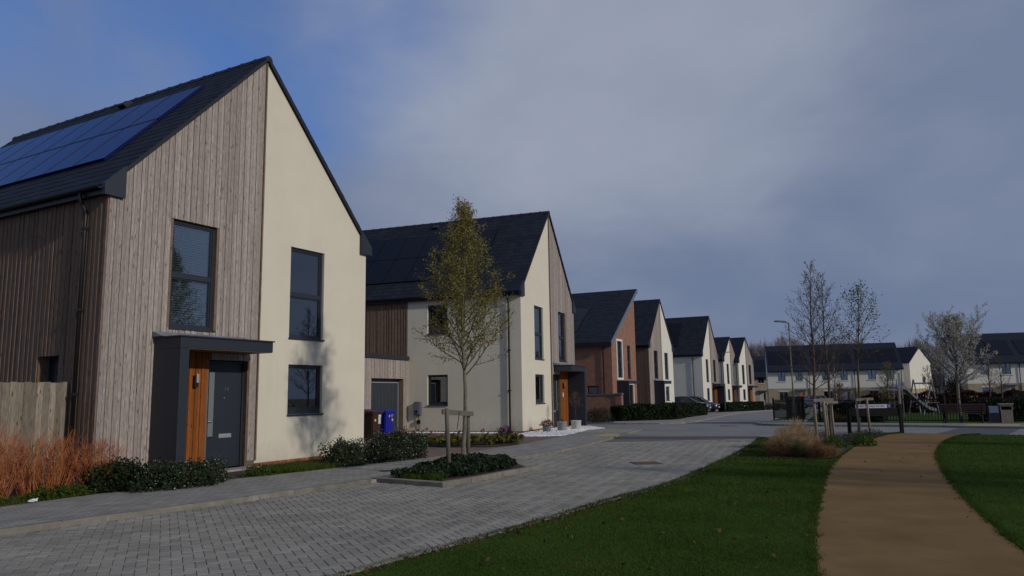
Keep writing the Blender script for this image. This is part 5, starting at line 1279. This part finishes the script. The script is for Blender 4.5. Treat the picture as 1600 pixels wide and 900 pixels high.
stakes('pair of close set stakes at the foot of the leaning bare tree', [(9.72, 23.55, 1.2, -.05), (9.86, 23.5, 1.2, -.03)], ((9.6, 23.5, 1.18), (10.02, 23.45, 1.18), .04, .04), M_WOODPOST)
stakes('pair of pale stakes with a cross bar in front of the street sign', [(12.13, 26.8, 1.2, -.01), (12.42, 26.6, 1.22, -.03)], ((12.08, 26.75, 1.19), (12.62, 26.6, 1.22), .045, .04), M_WOODPOST)

# ---------------------------------------------------------------- shrubs, hedges, ivy, grasses
def shrub(label, x, y, rx, ry, h, n, size, m_, name='shrub', cat='shrub', group=None, rz=0, flowers=None, fm=None, fsize=.03, z=.05, box=.0, seed=1, lump=.16, stems=True, aspect=.6):
    z = z+gz(y); T = thing(name, label, cat, (x, y, z), rz, group); g = np.random.default_rng(seed)
    ph = g.uniform(0, 6.28, 8); fr = g.uniform(1.5, 4.5, 8)
    def surf(n, lo):
        d = g.normal(size=(n, 3)); d[:, 2] = np.abs(d[:, 2])*1.0; d /= np.linalg.norm(d, axis=1)[:, None]
        if box: p = 2+box*6; d /= (np.abs(d)**p).sum(1)[:, None]**(1/p)
        r = lo+(1-lo)*g.uniform(size=n)**.45
        lumps = 1+lump*(np.sin(d[:, 0]*fr[0]*2+ph[0])*np.sin(d[:, 1]*fr[1]*2+ph[1])+.6*np.sin(d[:, 0]*fr[2]*4+d[:, 2]*5+ph[2])*np.sin(d[:, 1]*fr[3]*4+ph[3]))
        r = r*lumps; P = d*r[:, None]*np.array((rx, ry, h)); P += g.normal(0, size*.5, (n, 3)); P[:, 2] = np.maximum(P[:, 2], .01); return P
    quads_mesh('foliage', leaf_quads(surf(n, .35), size, aspect, .2), m_, T)
    if flowers: quads_mesh('flowers', leaf_quads(surf(flowers, .93)*1.04, fsize, .9), fm or L_WHITE, T)
    if stems:
        m = MB(); rr = random.Random(seed)
        for i in range(26): a = rr.uniform(0, 6.28); q = rr.uniform(.2, .75); m.tube([(math.cos(a)*rx*.12, math.sin(a)*ry*.12, -.03), (math.cos(a)*rx*q*.6, math.sin(a)*ry*q*.6, h*.45), (math.cos(a)*rx*q, math.sin(a)*ry*q, h*.85)], [.012, .008, .004], 4, False)
        m.build('stems', M_BARK_BR, T, kind='stuff')
    return T
ra = R(48)
shrub('dark green rounded shrub without flowers beside the orange shrubs', -6.9, 13.3, .5, .45, .48, 6500, .05, L_DARK, group='front garden shrubs', rz=ra, seed=2, box=.15)
shrub('wide low dark shrub dotted with white flowers under the porch', -6.1, 13.6, .78, .55, .40, 9000, .05, L_SHRUB, group='front garden shrubs', rz=ra, flowers=260, fsize=.02, seed=4, box=.25)
shrub('small end clump of the white flowered shrub by the front door', -5.72, 14.35, .32, .3, .4, 2200, .045, L_SHRUB, group='front garden shrubs', rz=ra, flowers=100, fsize=.02, seed=5, box=.2)
shrub('smaller of two white flowered shrubs by the corner of the nearest house', -3.85, 17.2, .5, .42, .55, 4600, .05, L_SHRUB, group='front garden shrubs', rz=ra, flowers=160, fsize=.02, seed=6, box=.15)
shrub('larger white flowered shrub beside the brown driveway, in front of the bins', -2.95, 18.6, 1.05, .55, .66, 9500, .05, L_SHRUB, group='front garden shrubs', rz=R(62), flowers=520, fsize=.02, seed=7, box=.2)
shrub('low ragged weeds between the flowering shrub and the front door path', -5.1, 15.35, .4, .25, .22, 900, .05, L_GREEN, 'weeds', 'weeds', rz=ra, seed=8, stems=False)
shrub('bright lime green sprig growing at the right edge of the orange shrub', -7.1, 12.95, .13, .12, .42, 160, .05, L_LIME, 'weed_plant', 'plant', seed=9, z=.15)
shrub('low green weeds under the orange shrubs at the pavement edge', -7.35, 12.35, .55, .22, .2, 1200, .05, L_GREEN, 'weeds', 'weeds', rz=R(50), seed=10, stems=False)
shrub('low green weeds at the left edge of the picture below the fence', -8.1, 11.5, .5, .22, .2, 900, .05, L_GREEN, 'weeds', 'weeds', rz=R(50), seed=12, stems=False)
def dogwood(label, x, y, rx, ry, h, n, seed):
    T = thing('dogwood_shrub', label, 'shrub', (x, y, .05), R(50), 'orange stemmed shrubs by the fence'); rr = random.Random(seed); a = {0: MB(), 1: MB()}
    for i in range(n):
        az = rr.uniform(0, 6.283); q = math.sqrt(rr.random()); hh = h*rr.uniform(.45, 1.0)*(1.1-.35*q); ex, ey = math.cos(az)*rx*q, math.sin(az)*ry*q
        p0 = Vector((ex*.6, ey*.6, -.02)); p1 = Vector((ex*.8+rr.uniform(-.06, .06), ey*.75+rr.uniform(-.06, .06), hh*.5)); p2 = Vector((ex+rr.uniform(-.12, .12), ey+rr.uniform(-.12, .12), hh))
        b = a[i % 2]; b.tube([p0, p1, p2], [.0055, .004, .002], 3, False)
        for k in range(5):
            f = rr.uniform(.3, 1); q0 = p1.lerp(p2, f) if f > .5 else p0.lerp(p1, f*2); q1 = q0+Vector((rr.uniform(-.13, .13), rr.uniform(-.13, .13), rr.uniform(.06, .24))); b.tube([q0, q1], [.003, .0016], 3, False)
    a[0].build('orange_stems', mat('orange bark', (.37, .115, .025), .6, .3, 6), T, kind='stuff'); a[1].build('red_stems', mat('red brown bark', (.27, .065, .022), .6, .3, 6), T, kind='stuff')
dogwood('orange stemmed dogwood shrub at the left edge in front of the fence', -8.35, 12.0, .62, .5, 1.28, 230, 1)
dogwood('middle orange stemmed dogwood shrub in front of the fence', -7.85, 12.75, .6, .5, 1.1, 210, 2)
dogwood('orange stemmed dogwood shrub by the house corner, next to the dark shrub', -7.25, 13.2, .42, .4, .9, 120, 3)

# ivy in the tree bed
bed = sheet('tree_bed_soil', [(-2.6, 14.4), (-1.21, 13.46), (.29, 16.0), (-.2, 18.2)], .055, mat('bark mulch', (.05, .025, .016), .95, .5, 9, .8, 40, pos=True))
def ivy():
    T = thing('ivy_cover', 'mound of dark ivy covering the tree bed round the street tree', 'ivy', (-1.05, 15.8, .05)); n = 11000
    poly = [(-2.35, 14.5), (-1.5, 14.05), (-.9, 14.55), (.05, 15.9), (-.15, 17.2), (-.45, 18.0), (-1.6, 16.4)]
    b = np.array(poly); X = NP.uniform(b[:, 0].min(), b[:, 0].max(), n*3); Y = NP.uniform(b[:, 1].min(), b[:, 1].max(), n*3); k = inside(poly, X, Y); X, Y = X[k][:n], Y[k][:n]
    hz = .12+.16*np.exp(-(((X+.95)/.8)**2+((Y-15.9)/1.1)**2))+.05*np.sin(X*6)*np.sin(Y*5)
    P = np.stack([X+1.05, Y-15.8, hz*NP.uniform(.35, 1.05, len(X))], 1); quads_mesh('ivy_leaves', leaf_quads(P, .065, .8, .5), L_IVY, T)
    m = MB(); rr = random.Random(3)
    for i in range(60): j = rr.randrange(len(P)); p = Vector(P[j]); m.tube([(p.x, p.y, 0), p+Vector((rr.uniform(-.1, .1), rr.uniform(-.1, .1), .06)), p+Vector((rr.uniform(-.25, .25), rr.uniform(-.25, .25), .04))], .004, 3, False)
    m.build('ivy_stems', M_BARK_BR, T, kind='stuff')
    n = 900; q = [(-2.3, 14.25), (-1.2, 13.6), (-.9, 14.1), (-1.6, 14.5)]
ivy()
blades('grass_tuft', [(-2.1, 14.2), (-1.7, 13.9), (-1.3, 13.85), (-1.4, 14.15), (-2.0, 14.5)], 700, bed, .05, .14, h0=.055)
blades('grass', [(-5.2, 15.35), (-4.4, 15.9), (-3.5, 17.2), (-3.9, 18.2), (-4.7, 17.8), (-5.3, 16.4)], 6000, soil, .05, .12, h0=.055)
blades('grass', [(-9.0, 9.5), (-7.6, 11.5), (-6.89, 12.9), (-6.5, 13.3), (-7.2, 13.3), (-9.5, 10.5)], 2500, soil, .04, .1, h0=.055)

# flower bed plants: each clump a plant of its own
def bergenia(label, x, y, r, h, seed, fl):
    T = thing('bedding_plant', label, 'plant', (x, y, .07), 0, 'broad leaved plants in the flower bed'); g = np.random.default_rng(seed); n = 46
    az = g.uniform(0, 6.28, n); q = np.sqrt(g.uniform(size=n)); P = np.stack([np.cos(az)*q*r, np.sin(az)*q*r, h*(.35+.65*g.uniform(size=n))*(1-.4*q)], 1)
    quads_mesh('leaves', leaf_quads(P, .15, .75, .1), L_BERG, T)
    if fl:
        m = MB(); F = []
        for i in range(fl):
            a = g.uniform(0, 6.28); p = Vector((math.cos(a)*r*.6, math.sin(a)*r*.6, h*g.uniform(1.05, 1.35))); m.tube([(p.x*.5, p.y*.5, 0), p], .006, 4); F += [np.array(p)+g.normal(0, .022, 3) for _ in range(26)]
        m.build('flower_stems', M_BARK_PU, T, kind='stuff'); quads_mesh('flowers', leaf_quads(np.array(F), .04, .9), L_PINK, T)
PLN = ['broad leaved bedding plant in the row before the cream side wall']
rr = random.Random(12); i = 0
for row in range(3):
    for k in range(9):
        f = k/8; x = -3.7+3.75*f; y = 23.75-1.1*math.sin(f*math.pi)*.9-.35*f+row*.55
        if inside(FB, np.array([x]), np.array([y]))[0]:
            bergenia('broad leaved bedding plant, %s from the left in the %s row of the flower bed' % (('first', 'second', 'third', 'fourth', 'fifth', 'sixth', 'seventh', 'eighth', 'ninth')[k], ('front', 'middle', 'back')[row]), x+rr.uniform(-.1, .1), y+rr.uniform(-.1, .1), .3, .34, 100+i, rr.choice((0, 1, 2)) if row else rr.choice((0, 0, 1))); i += 1
shrub('small dark evergreen bush at the right end of the flower bed', -.28, 24.2, .42, .32, .5, 1500, .045, L_DARK, group='front garden shrubs', seed=14, z=.07)
# pots
p1 = pot('low grey pot on the pebbles holding a rounded brown heather', 1.30, 30.35, .16, .17, .26, M_POTB)
shrub('rounded russet heather growing in the low grey pot', 1.30, 30.35, .27, .27, .26, 900, .04, L_RED, 'heather', 'plant', seed=15, z=.30, stems=False)
p2 = pot('grey pot with a few bare stalks, in the middle of the three by the door', 1.95, 31.0, .19, .20, .36, M_POTG)
m = MB(); [m.tube([(0, 0, 0), (rr.uniform(-.08, .08), rr.uniform(-.08, .08), rr.uniform(.1, .22))], .006, 3) for _ in range(10)]; o = m.build('dead_stalks', M_BARK_PU); o.location = (1.95, 31.0, .40); tag(o, 'a few dead stalks in the middle grey pot', 'plant')
p3 = pot('pale pot holding a small dried up bare tree by the dark porch panel', 2.62, 32.1, .2, .21, .36, M_POTW)
tree('small dried up brown tree in the pale pot', 2.62, 32.1, 1.15, .45, lambda f: .36, .014, 22, (40, 66), 6, 3, leaf=(260, .035, L_TAN, .02, 2), seed=91, name='potted_tree', z=.42, bark=M_BARK_PU, tw=.003)
# hedges
def hedge(label, a, b, w, h, n, seed, m_=L_DARK, z=.05, name='clipped_hedge', size=.13):
    a = Vector(a); b = Vector(b); c = (a+b)/2; L = (b-a).length; ang = math.atan2(b.y-a.y, b.x-a.x); T = thing(name, label, 'hedge', (c.x, c.y, gz(c.y)+z), ang, 'hedges along the street')
    g = np.random.default_rng(seed); P = g.uniform(-1, 1, (n, 3))*np.array((L/2, w/2, h/2))+np.array((0, 0, h/2))
    f = g.integers(0, 4, n); P[f == 0, 1] = -w/2; P[f == 1, 2] = h; P[f == 2, 0] = np.sign(P[f == 2, 0])*L/2
    wob = .07*np.sin(P[:, 0]*2.3+seed)+.05*np.sin(P[:, 0]*5.1+2*seed); P[:, 2] *= 1+wob; P[:, 1] += .07*np.sin(P[:, 0]*3.3)*np.sin(P[:, 2]*5); P += g.normal(0, .035, (n, 3)); P[:, 2] = np.maximum(P[:, 2], .02)
    sl = (gz(b.y)-gz(a.y))/L; P[:, 2] += P[:, 0]*sl
    quads_mesh('foliage', leaf_quads(P, size, .65, .2), m_, T)
    m = MB(); rr = random.Random(seed)
    for i in range(int(L*3)): x = rr.uniform(-L/2, L/2); m.tube([(x, 0, -.05+x*sl), (x+rr.uniform(-.2, .2), rr.uniform(-.2, .2), h*.8+x*sl)], .018, 4, False)
    m.build('stems', M_BARK_BR, T, kind='stuff'); return T
hedge('long dark clipped hedge in front of the brick house and its neighbour', (5.95, 44.1), (9.2, 45.9), 1.0, .84, 13000, 1)
hedge('dark clipped hedge below the timber and white gable, running to its corner', (9.3, 46.0), (11.9, 53.0), 1.0, .84, 14000, 2)
hedge('squared dark hedge end in front of the parked cars', (11.95, 53.3), (14.4, 59.0), 1.1, .78, 13000, 3)
hedge('low hedge in front of the two end gables at the far end of the row', (19.6, 70.9), (25.3, 78.3), 1.0, .8, 9000, 4)
shrub('low round dark bush at the foot of the garden wall behind the pale pot', 4.6, 41.2, .9, .5, .9, 2200, .07, L_DARK, group='front garden shrubs', seed=16, z=.05)
hedge('russet brown beech hedge at the back of the playground', (26.0, 56.5), (41, 48.5), 1.0, 1.4, 24000, 5, leaf_mat('dark russet leaves', (.05, .018, .011), (.07, .026, .015), .8, .1), -.05, 'beech_hedge', .2)
hedge('dark evergreen hedge just inside the railings behind the street sign', (15.6, 37.2), (17.35, 35.7), .8, .82, 5000, 8, L_DARK, .05, 'evergreen_hedge')
hedge('dark evergreen hedge inside the railings behind the litter bin', (20.6, 34.2), (23.6, 33.2), .8, .9, 6000, 9, L_DARK, .05, 'evergreen_hedge')
shrub('broad dark clipped dome of hedge at the right edge above the railings', 27.6, 40.2, 1.5, 1.0, 1.35, 6000, .07, L_DARK, 'domed_hedge', 'hedge', seed=17, z=.1, box=.1, lump=.05)
hedge('dark low hedge along the railings at the right edge', (23.5, 35.5), (31, 33), .9, 1.05, 5000, 7, L_DARK, .05)
shrub('tall dark conifer beside the white gable behind the cherry tree', 44.9, 77, .95, .95, 3.3, 2500, .2, L_DARK, 'conifer', 'tree', seed=18, z=.0, lump=.2)
shrub('low dark planting in front of the end gables, right of the far lamp', 27.5, 79.5, 1.6, .8, .7, 1500, .12, L_DARK, group='front garden shrubs', seed=19)

# ornamental grasses and low plants in the planting bed
def tussock(label, x, y, r, h, n, seed, m_, lean=(.35, .1)):
    T = thing('ornamental_grass', label, 'grass clump', (x, y, .03), 0, 'straw grass clumps in the planting bed'); g = np.random.default_rng(seed); Q = []
    az = g.uniform(0, 6.28, n); q = g.uniform(size=n)**.7; L = h*g.uniform(.3, 1.2, n)
    b = np.stack([np.cos(az)*q*r*.75, np.sin(az)*q*r*.75, 0*az], 1)
    out = np.stack([np.cos(az)*q*r*.6+lean[0]*h*g.uniform(.4, 1.2, n), np.sin(az)*q*r+lean[1]*h*g.uniform(.4, 1.2, n), 0*az], 1)+g.normal(0, .06, (n, 3))
    top = b+out; top[:, 2] = L*(1-.45*q); mid = b+out*.35; mid[:, 2] = L*.62
    w = np.stack([-np.sin(az), np.cos(az), 0*az], 1)*.004
    for (p0, p1, a0, a1) in ((b, mid, 1.0, .9), (mid, top, .9, .25)): Q.append(np.stack([p0-w*a0, p0+w*a0, p1+w*a1, p1-w*a1], 1).reshape(-1, 3))
    quads_mesh('grass_leaves', np.concatenate(Q), m_, T)
tussock('left straw coloured grass clump at the edge of the lawn', 6.35, 18.3, .42, .45, 1500, 1, L_TAN, (.12, .1))
tussock('pale windblown grass clump in the middle of the group', 6.85, 19.1, .55, .6, 2400, 2, L_STRAW, (.4, .15))
tussock('tallest pale feathery grass clump at the back of the group', 7.6, 20.7, .6, .74, 2600, 3, L_STRAW, (.25, .2))
tussock('low tan grass clump nearest the path', 7.05, 17.85, .4, .38, 1300, 4, L_TAN, (.1, .1))
tussock('greenish grass clump between the straw clumps', 6.65, 18.0, .32, .42, 700, 5, leaf_mat('green straw', (.05, .06, .02), (.14, .13, .05), .8, .2), (.05, .05))
tussock('small thin tan tuft at the right end of the grass clumps', 7.45, 18.1, .26, .28, 500, 6, L_TAN, (.1, .1))
for i, (x, y, s, lb) in enumerate(((9.1, 21.6, .42, 'first'), (10.2, 22.9, .5, 'second'), (11.0, 24.2, .5, 'third'), (11.8, 25.2, .42, 'fourth'), (9.9, 24.6, .45, 'back'))):
    shrub('low grey green lavender cushion, the %s from the straw grass in the planting bed' % lb, x, y, s*1.1, s*.8, .24, 900, .05, leaf_mat('grey lavender', (.028, .034, .026), (.065, .075, .055), .8, .1) if 'grey lavender' not in MATS else MATS['grey lavender'], 'lavender', 'plant', 'low plants in the planting bed', seed=30+i, z=.03, stems=False, aspect=.3)
shrub('leafy bright green perennial at the foot of the nearest stakes', 8.6, 20.6, .32, .3, .3, 420, .08, L_GREEN, 'leafy_plant', 'plant', 'low plants in the planting bed', seed=41, z=.03, stems=False)
shrub('leafy dark green perennial between the stakes and the path', 9.75, 21.3, .34, .3, .28, 420, .08, L_GREEN, 'leafy_plant', 'plant', 'low plants in the planting bed', seed=42, z=.03, stems=False)
tussock('brown dead grass strip inside the railings behind the stakes', 15.4, 36.6, .9, .5, 1500, 9, L_TAN, (.05, 0))

# turf creeping over the edges of the path and the road
def edge_blades(name, line, n, parent, off, sig):
    L = np.array(line); k = NP.integers(0, len(L)-1, n); t = NP.uniform(size=(n, 1)); P = L[k]*(1-t)+L[k+1]*t; d = L[k+1]-L[k]; d /= np.linalg.norm(d, axis=1)[:, None]; nn = np.stack([-d[:, 1], d[:, 0]], 1)
    amp = .6+.8*np.abs(np.sin(P[:, :1]*3.1+P[:, 1:]*2.3)*np.sin(P[:, 1:]*5.3)); P = P+nn*(off+NP.normal(0, sig, (n, 1))*amp); Y = P[:, 1]; s = np.maximum(1, Y/9); H = NP.uniform(.015, .04, n)*np.minimum(s, 1.5); th = NP.uniform(0, 6.28, n); w = .0045*s
    p = np.stack([P[:, 0], Y, 0*Y], 1); q = np.stack([np.cos(th)*w, np.sin(th)*w, 0*w], 1); l = NP.normal(0, .6, (n, 2))*H[:, None]; tp = p+np.stack([l[:, 0], l[:, 1], H], 1)
    quads_mesh(name, np.stack([p-q, p+q, tp], 1).reshape(-1, 3), M_GRASS, parent, k=3)
edge_blades('grass', PL, 9000, lawn1, .02, .035)
edge_blades('grass', PR, 9000, lawn2, -.02, .035)
edge_blades('grass', smooth_line(RR, 6), 9000, lawn1, -.03, .05)

# lawn edge: fallen leaves and soil crumbs where turf meets road
def crumbs():
    P = []; L = smooth_line(RR, 8)
    for i in range(900):
        k = rnd.randrange(len(L)-1); t = rnd.random(); x = L[k][0]*(1-t)+L[k+1][0]*t+abs(rnd.gauss(0, .16))*.8+.03; y = L[k][1]*(1-t)+L[k+1][1]*t-abs(rnd.gauss(0, .1))
        P.append((x, y, .022))
    quads_mesh('fallen_leaves', leaf_quads(np.array(P), .045, .6, -.2), leaf_mat('dead leaves', (.05, .03, .018), (.13, .08, .04), .9, .1), None)
    P = []
    for i in range(160): P.append((rnd.uniform(-1, 4), rnd.uniform(6, 14), .03))
    P = np.array(P); k = inside(LAWN1, P[:, 0], P[:, 1]); quads_mesh('lawn_leaves', leaf_quads(P[k], .06, .6, -.2), MATS['dead leaves'], lawn1)
    P = np.stack([NP.uniform(3, 12, 260), NP.uniform(6.5, 24, 260), np.full(260, .012)], 1); k = inside(PL+PR[::-1], P[:, 0], P[:, 1]); quads_mesh('path_leaves', leaf_quads(P[k][:14], .05, .6, -.2), MATS['dead leaves'], lawn1)
crumbs()
for o in bpy.data.objects:
    if o.name.startswith('fallen_leaves'): o['label'] = 'dead leaves and crumbs along the edge of the lawn'; o['category'] = 'fallen leaves'

# ---------------------------------------------------------------- far woods
def woods():
    g = np.random.default_rng(3); tr = MB(); Q = []
    rr = random.Random(9)
    for i in range(700):
        a = R(rr.uniform(12, 48)); d = rr.uniform(225, 300); x, y = math.sin(a)*d, math.cos(a)*d
        H = rr.uniform(16.6, 18.6)*(1+.04*math.sin(a*40)+.04*math.sin(a*93)); 
        if a > R(25): H *= .86
        zb = -1.1
        n = 110; r = rr.uniform(2.2, 3.6)
        h0 = g.uniform(.10, .86, n)*H; az = g.uniform(0, 6.28, n); ln = (1-h0/H)*H*.3+.9; sp = r*(1-.3*h0/H)*g.uniform(.2, 1, n)
        b = np.stack([x+np.cos(az)*.2, y+np.sin(az)*.2, zb+h0], 1); t = np.stack([x+np.cos(az)*sp, y+np.sin(az)*sp, zb+h0+ln], 1)
        w = np.stack([-np.sin(az), np.cos(az), 0*az], 1)*.11
        Q.append(np.stack([b-w, b+w, t+w*.3, t-w*.3], 1).reshape(-1, 3)); 
        q = np.array([[(x-.25, y, zb), (x+.25, y, zb), (x+.05, y, zb+H), (x-.05, y, zb+H)]]).reshape(-1, 3); Q.append(q)
    o = quads_mesh('woods', np.concatenate(Q), leaf_mat('hazed twigs', (.29, .26, .25), (.42, .38, .36), .95, .3), None)  # twigs coloured paler and greyer, so the distance haze sits in the colour
    o['label'] = 'leafless brown wood along the skyline beyond the houses'; o['category'] = 'wood'
woods()
for i, (x, y, w, h, lb) in enumerate(((83, 137, 4.5, 11.6, 'dark rounded bare tree behind the right hand terrace roof, left one'), (90, 139, 4.5, 12.0, 'dark rounded bare tree behind the right hand terrace roof, right one'), (60, 130, 3.2, 9.4, 'twiggy bare tree rising behind the white gable roof'))):
    tree(lb, x, y, h, 3.2, lambda f, w=w: w*((f/.45)**.5 if f < .45 else (1-((f-.45)/.55)**2*.7)), .3, 40, (30, 62), 8, 3, seed=140+i, name='skyline_tree', group='bare trees on the skyline', bark=mat('far bark', (.06, .05, .045), .95), tw=.03)
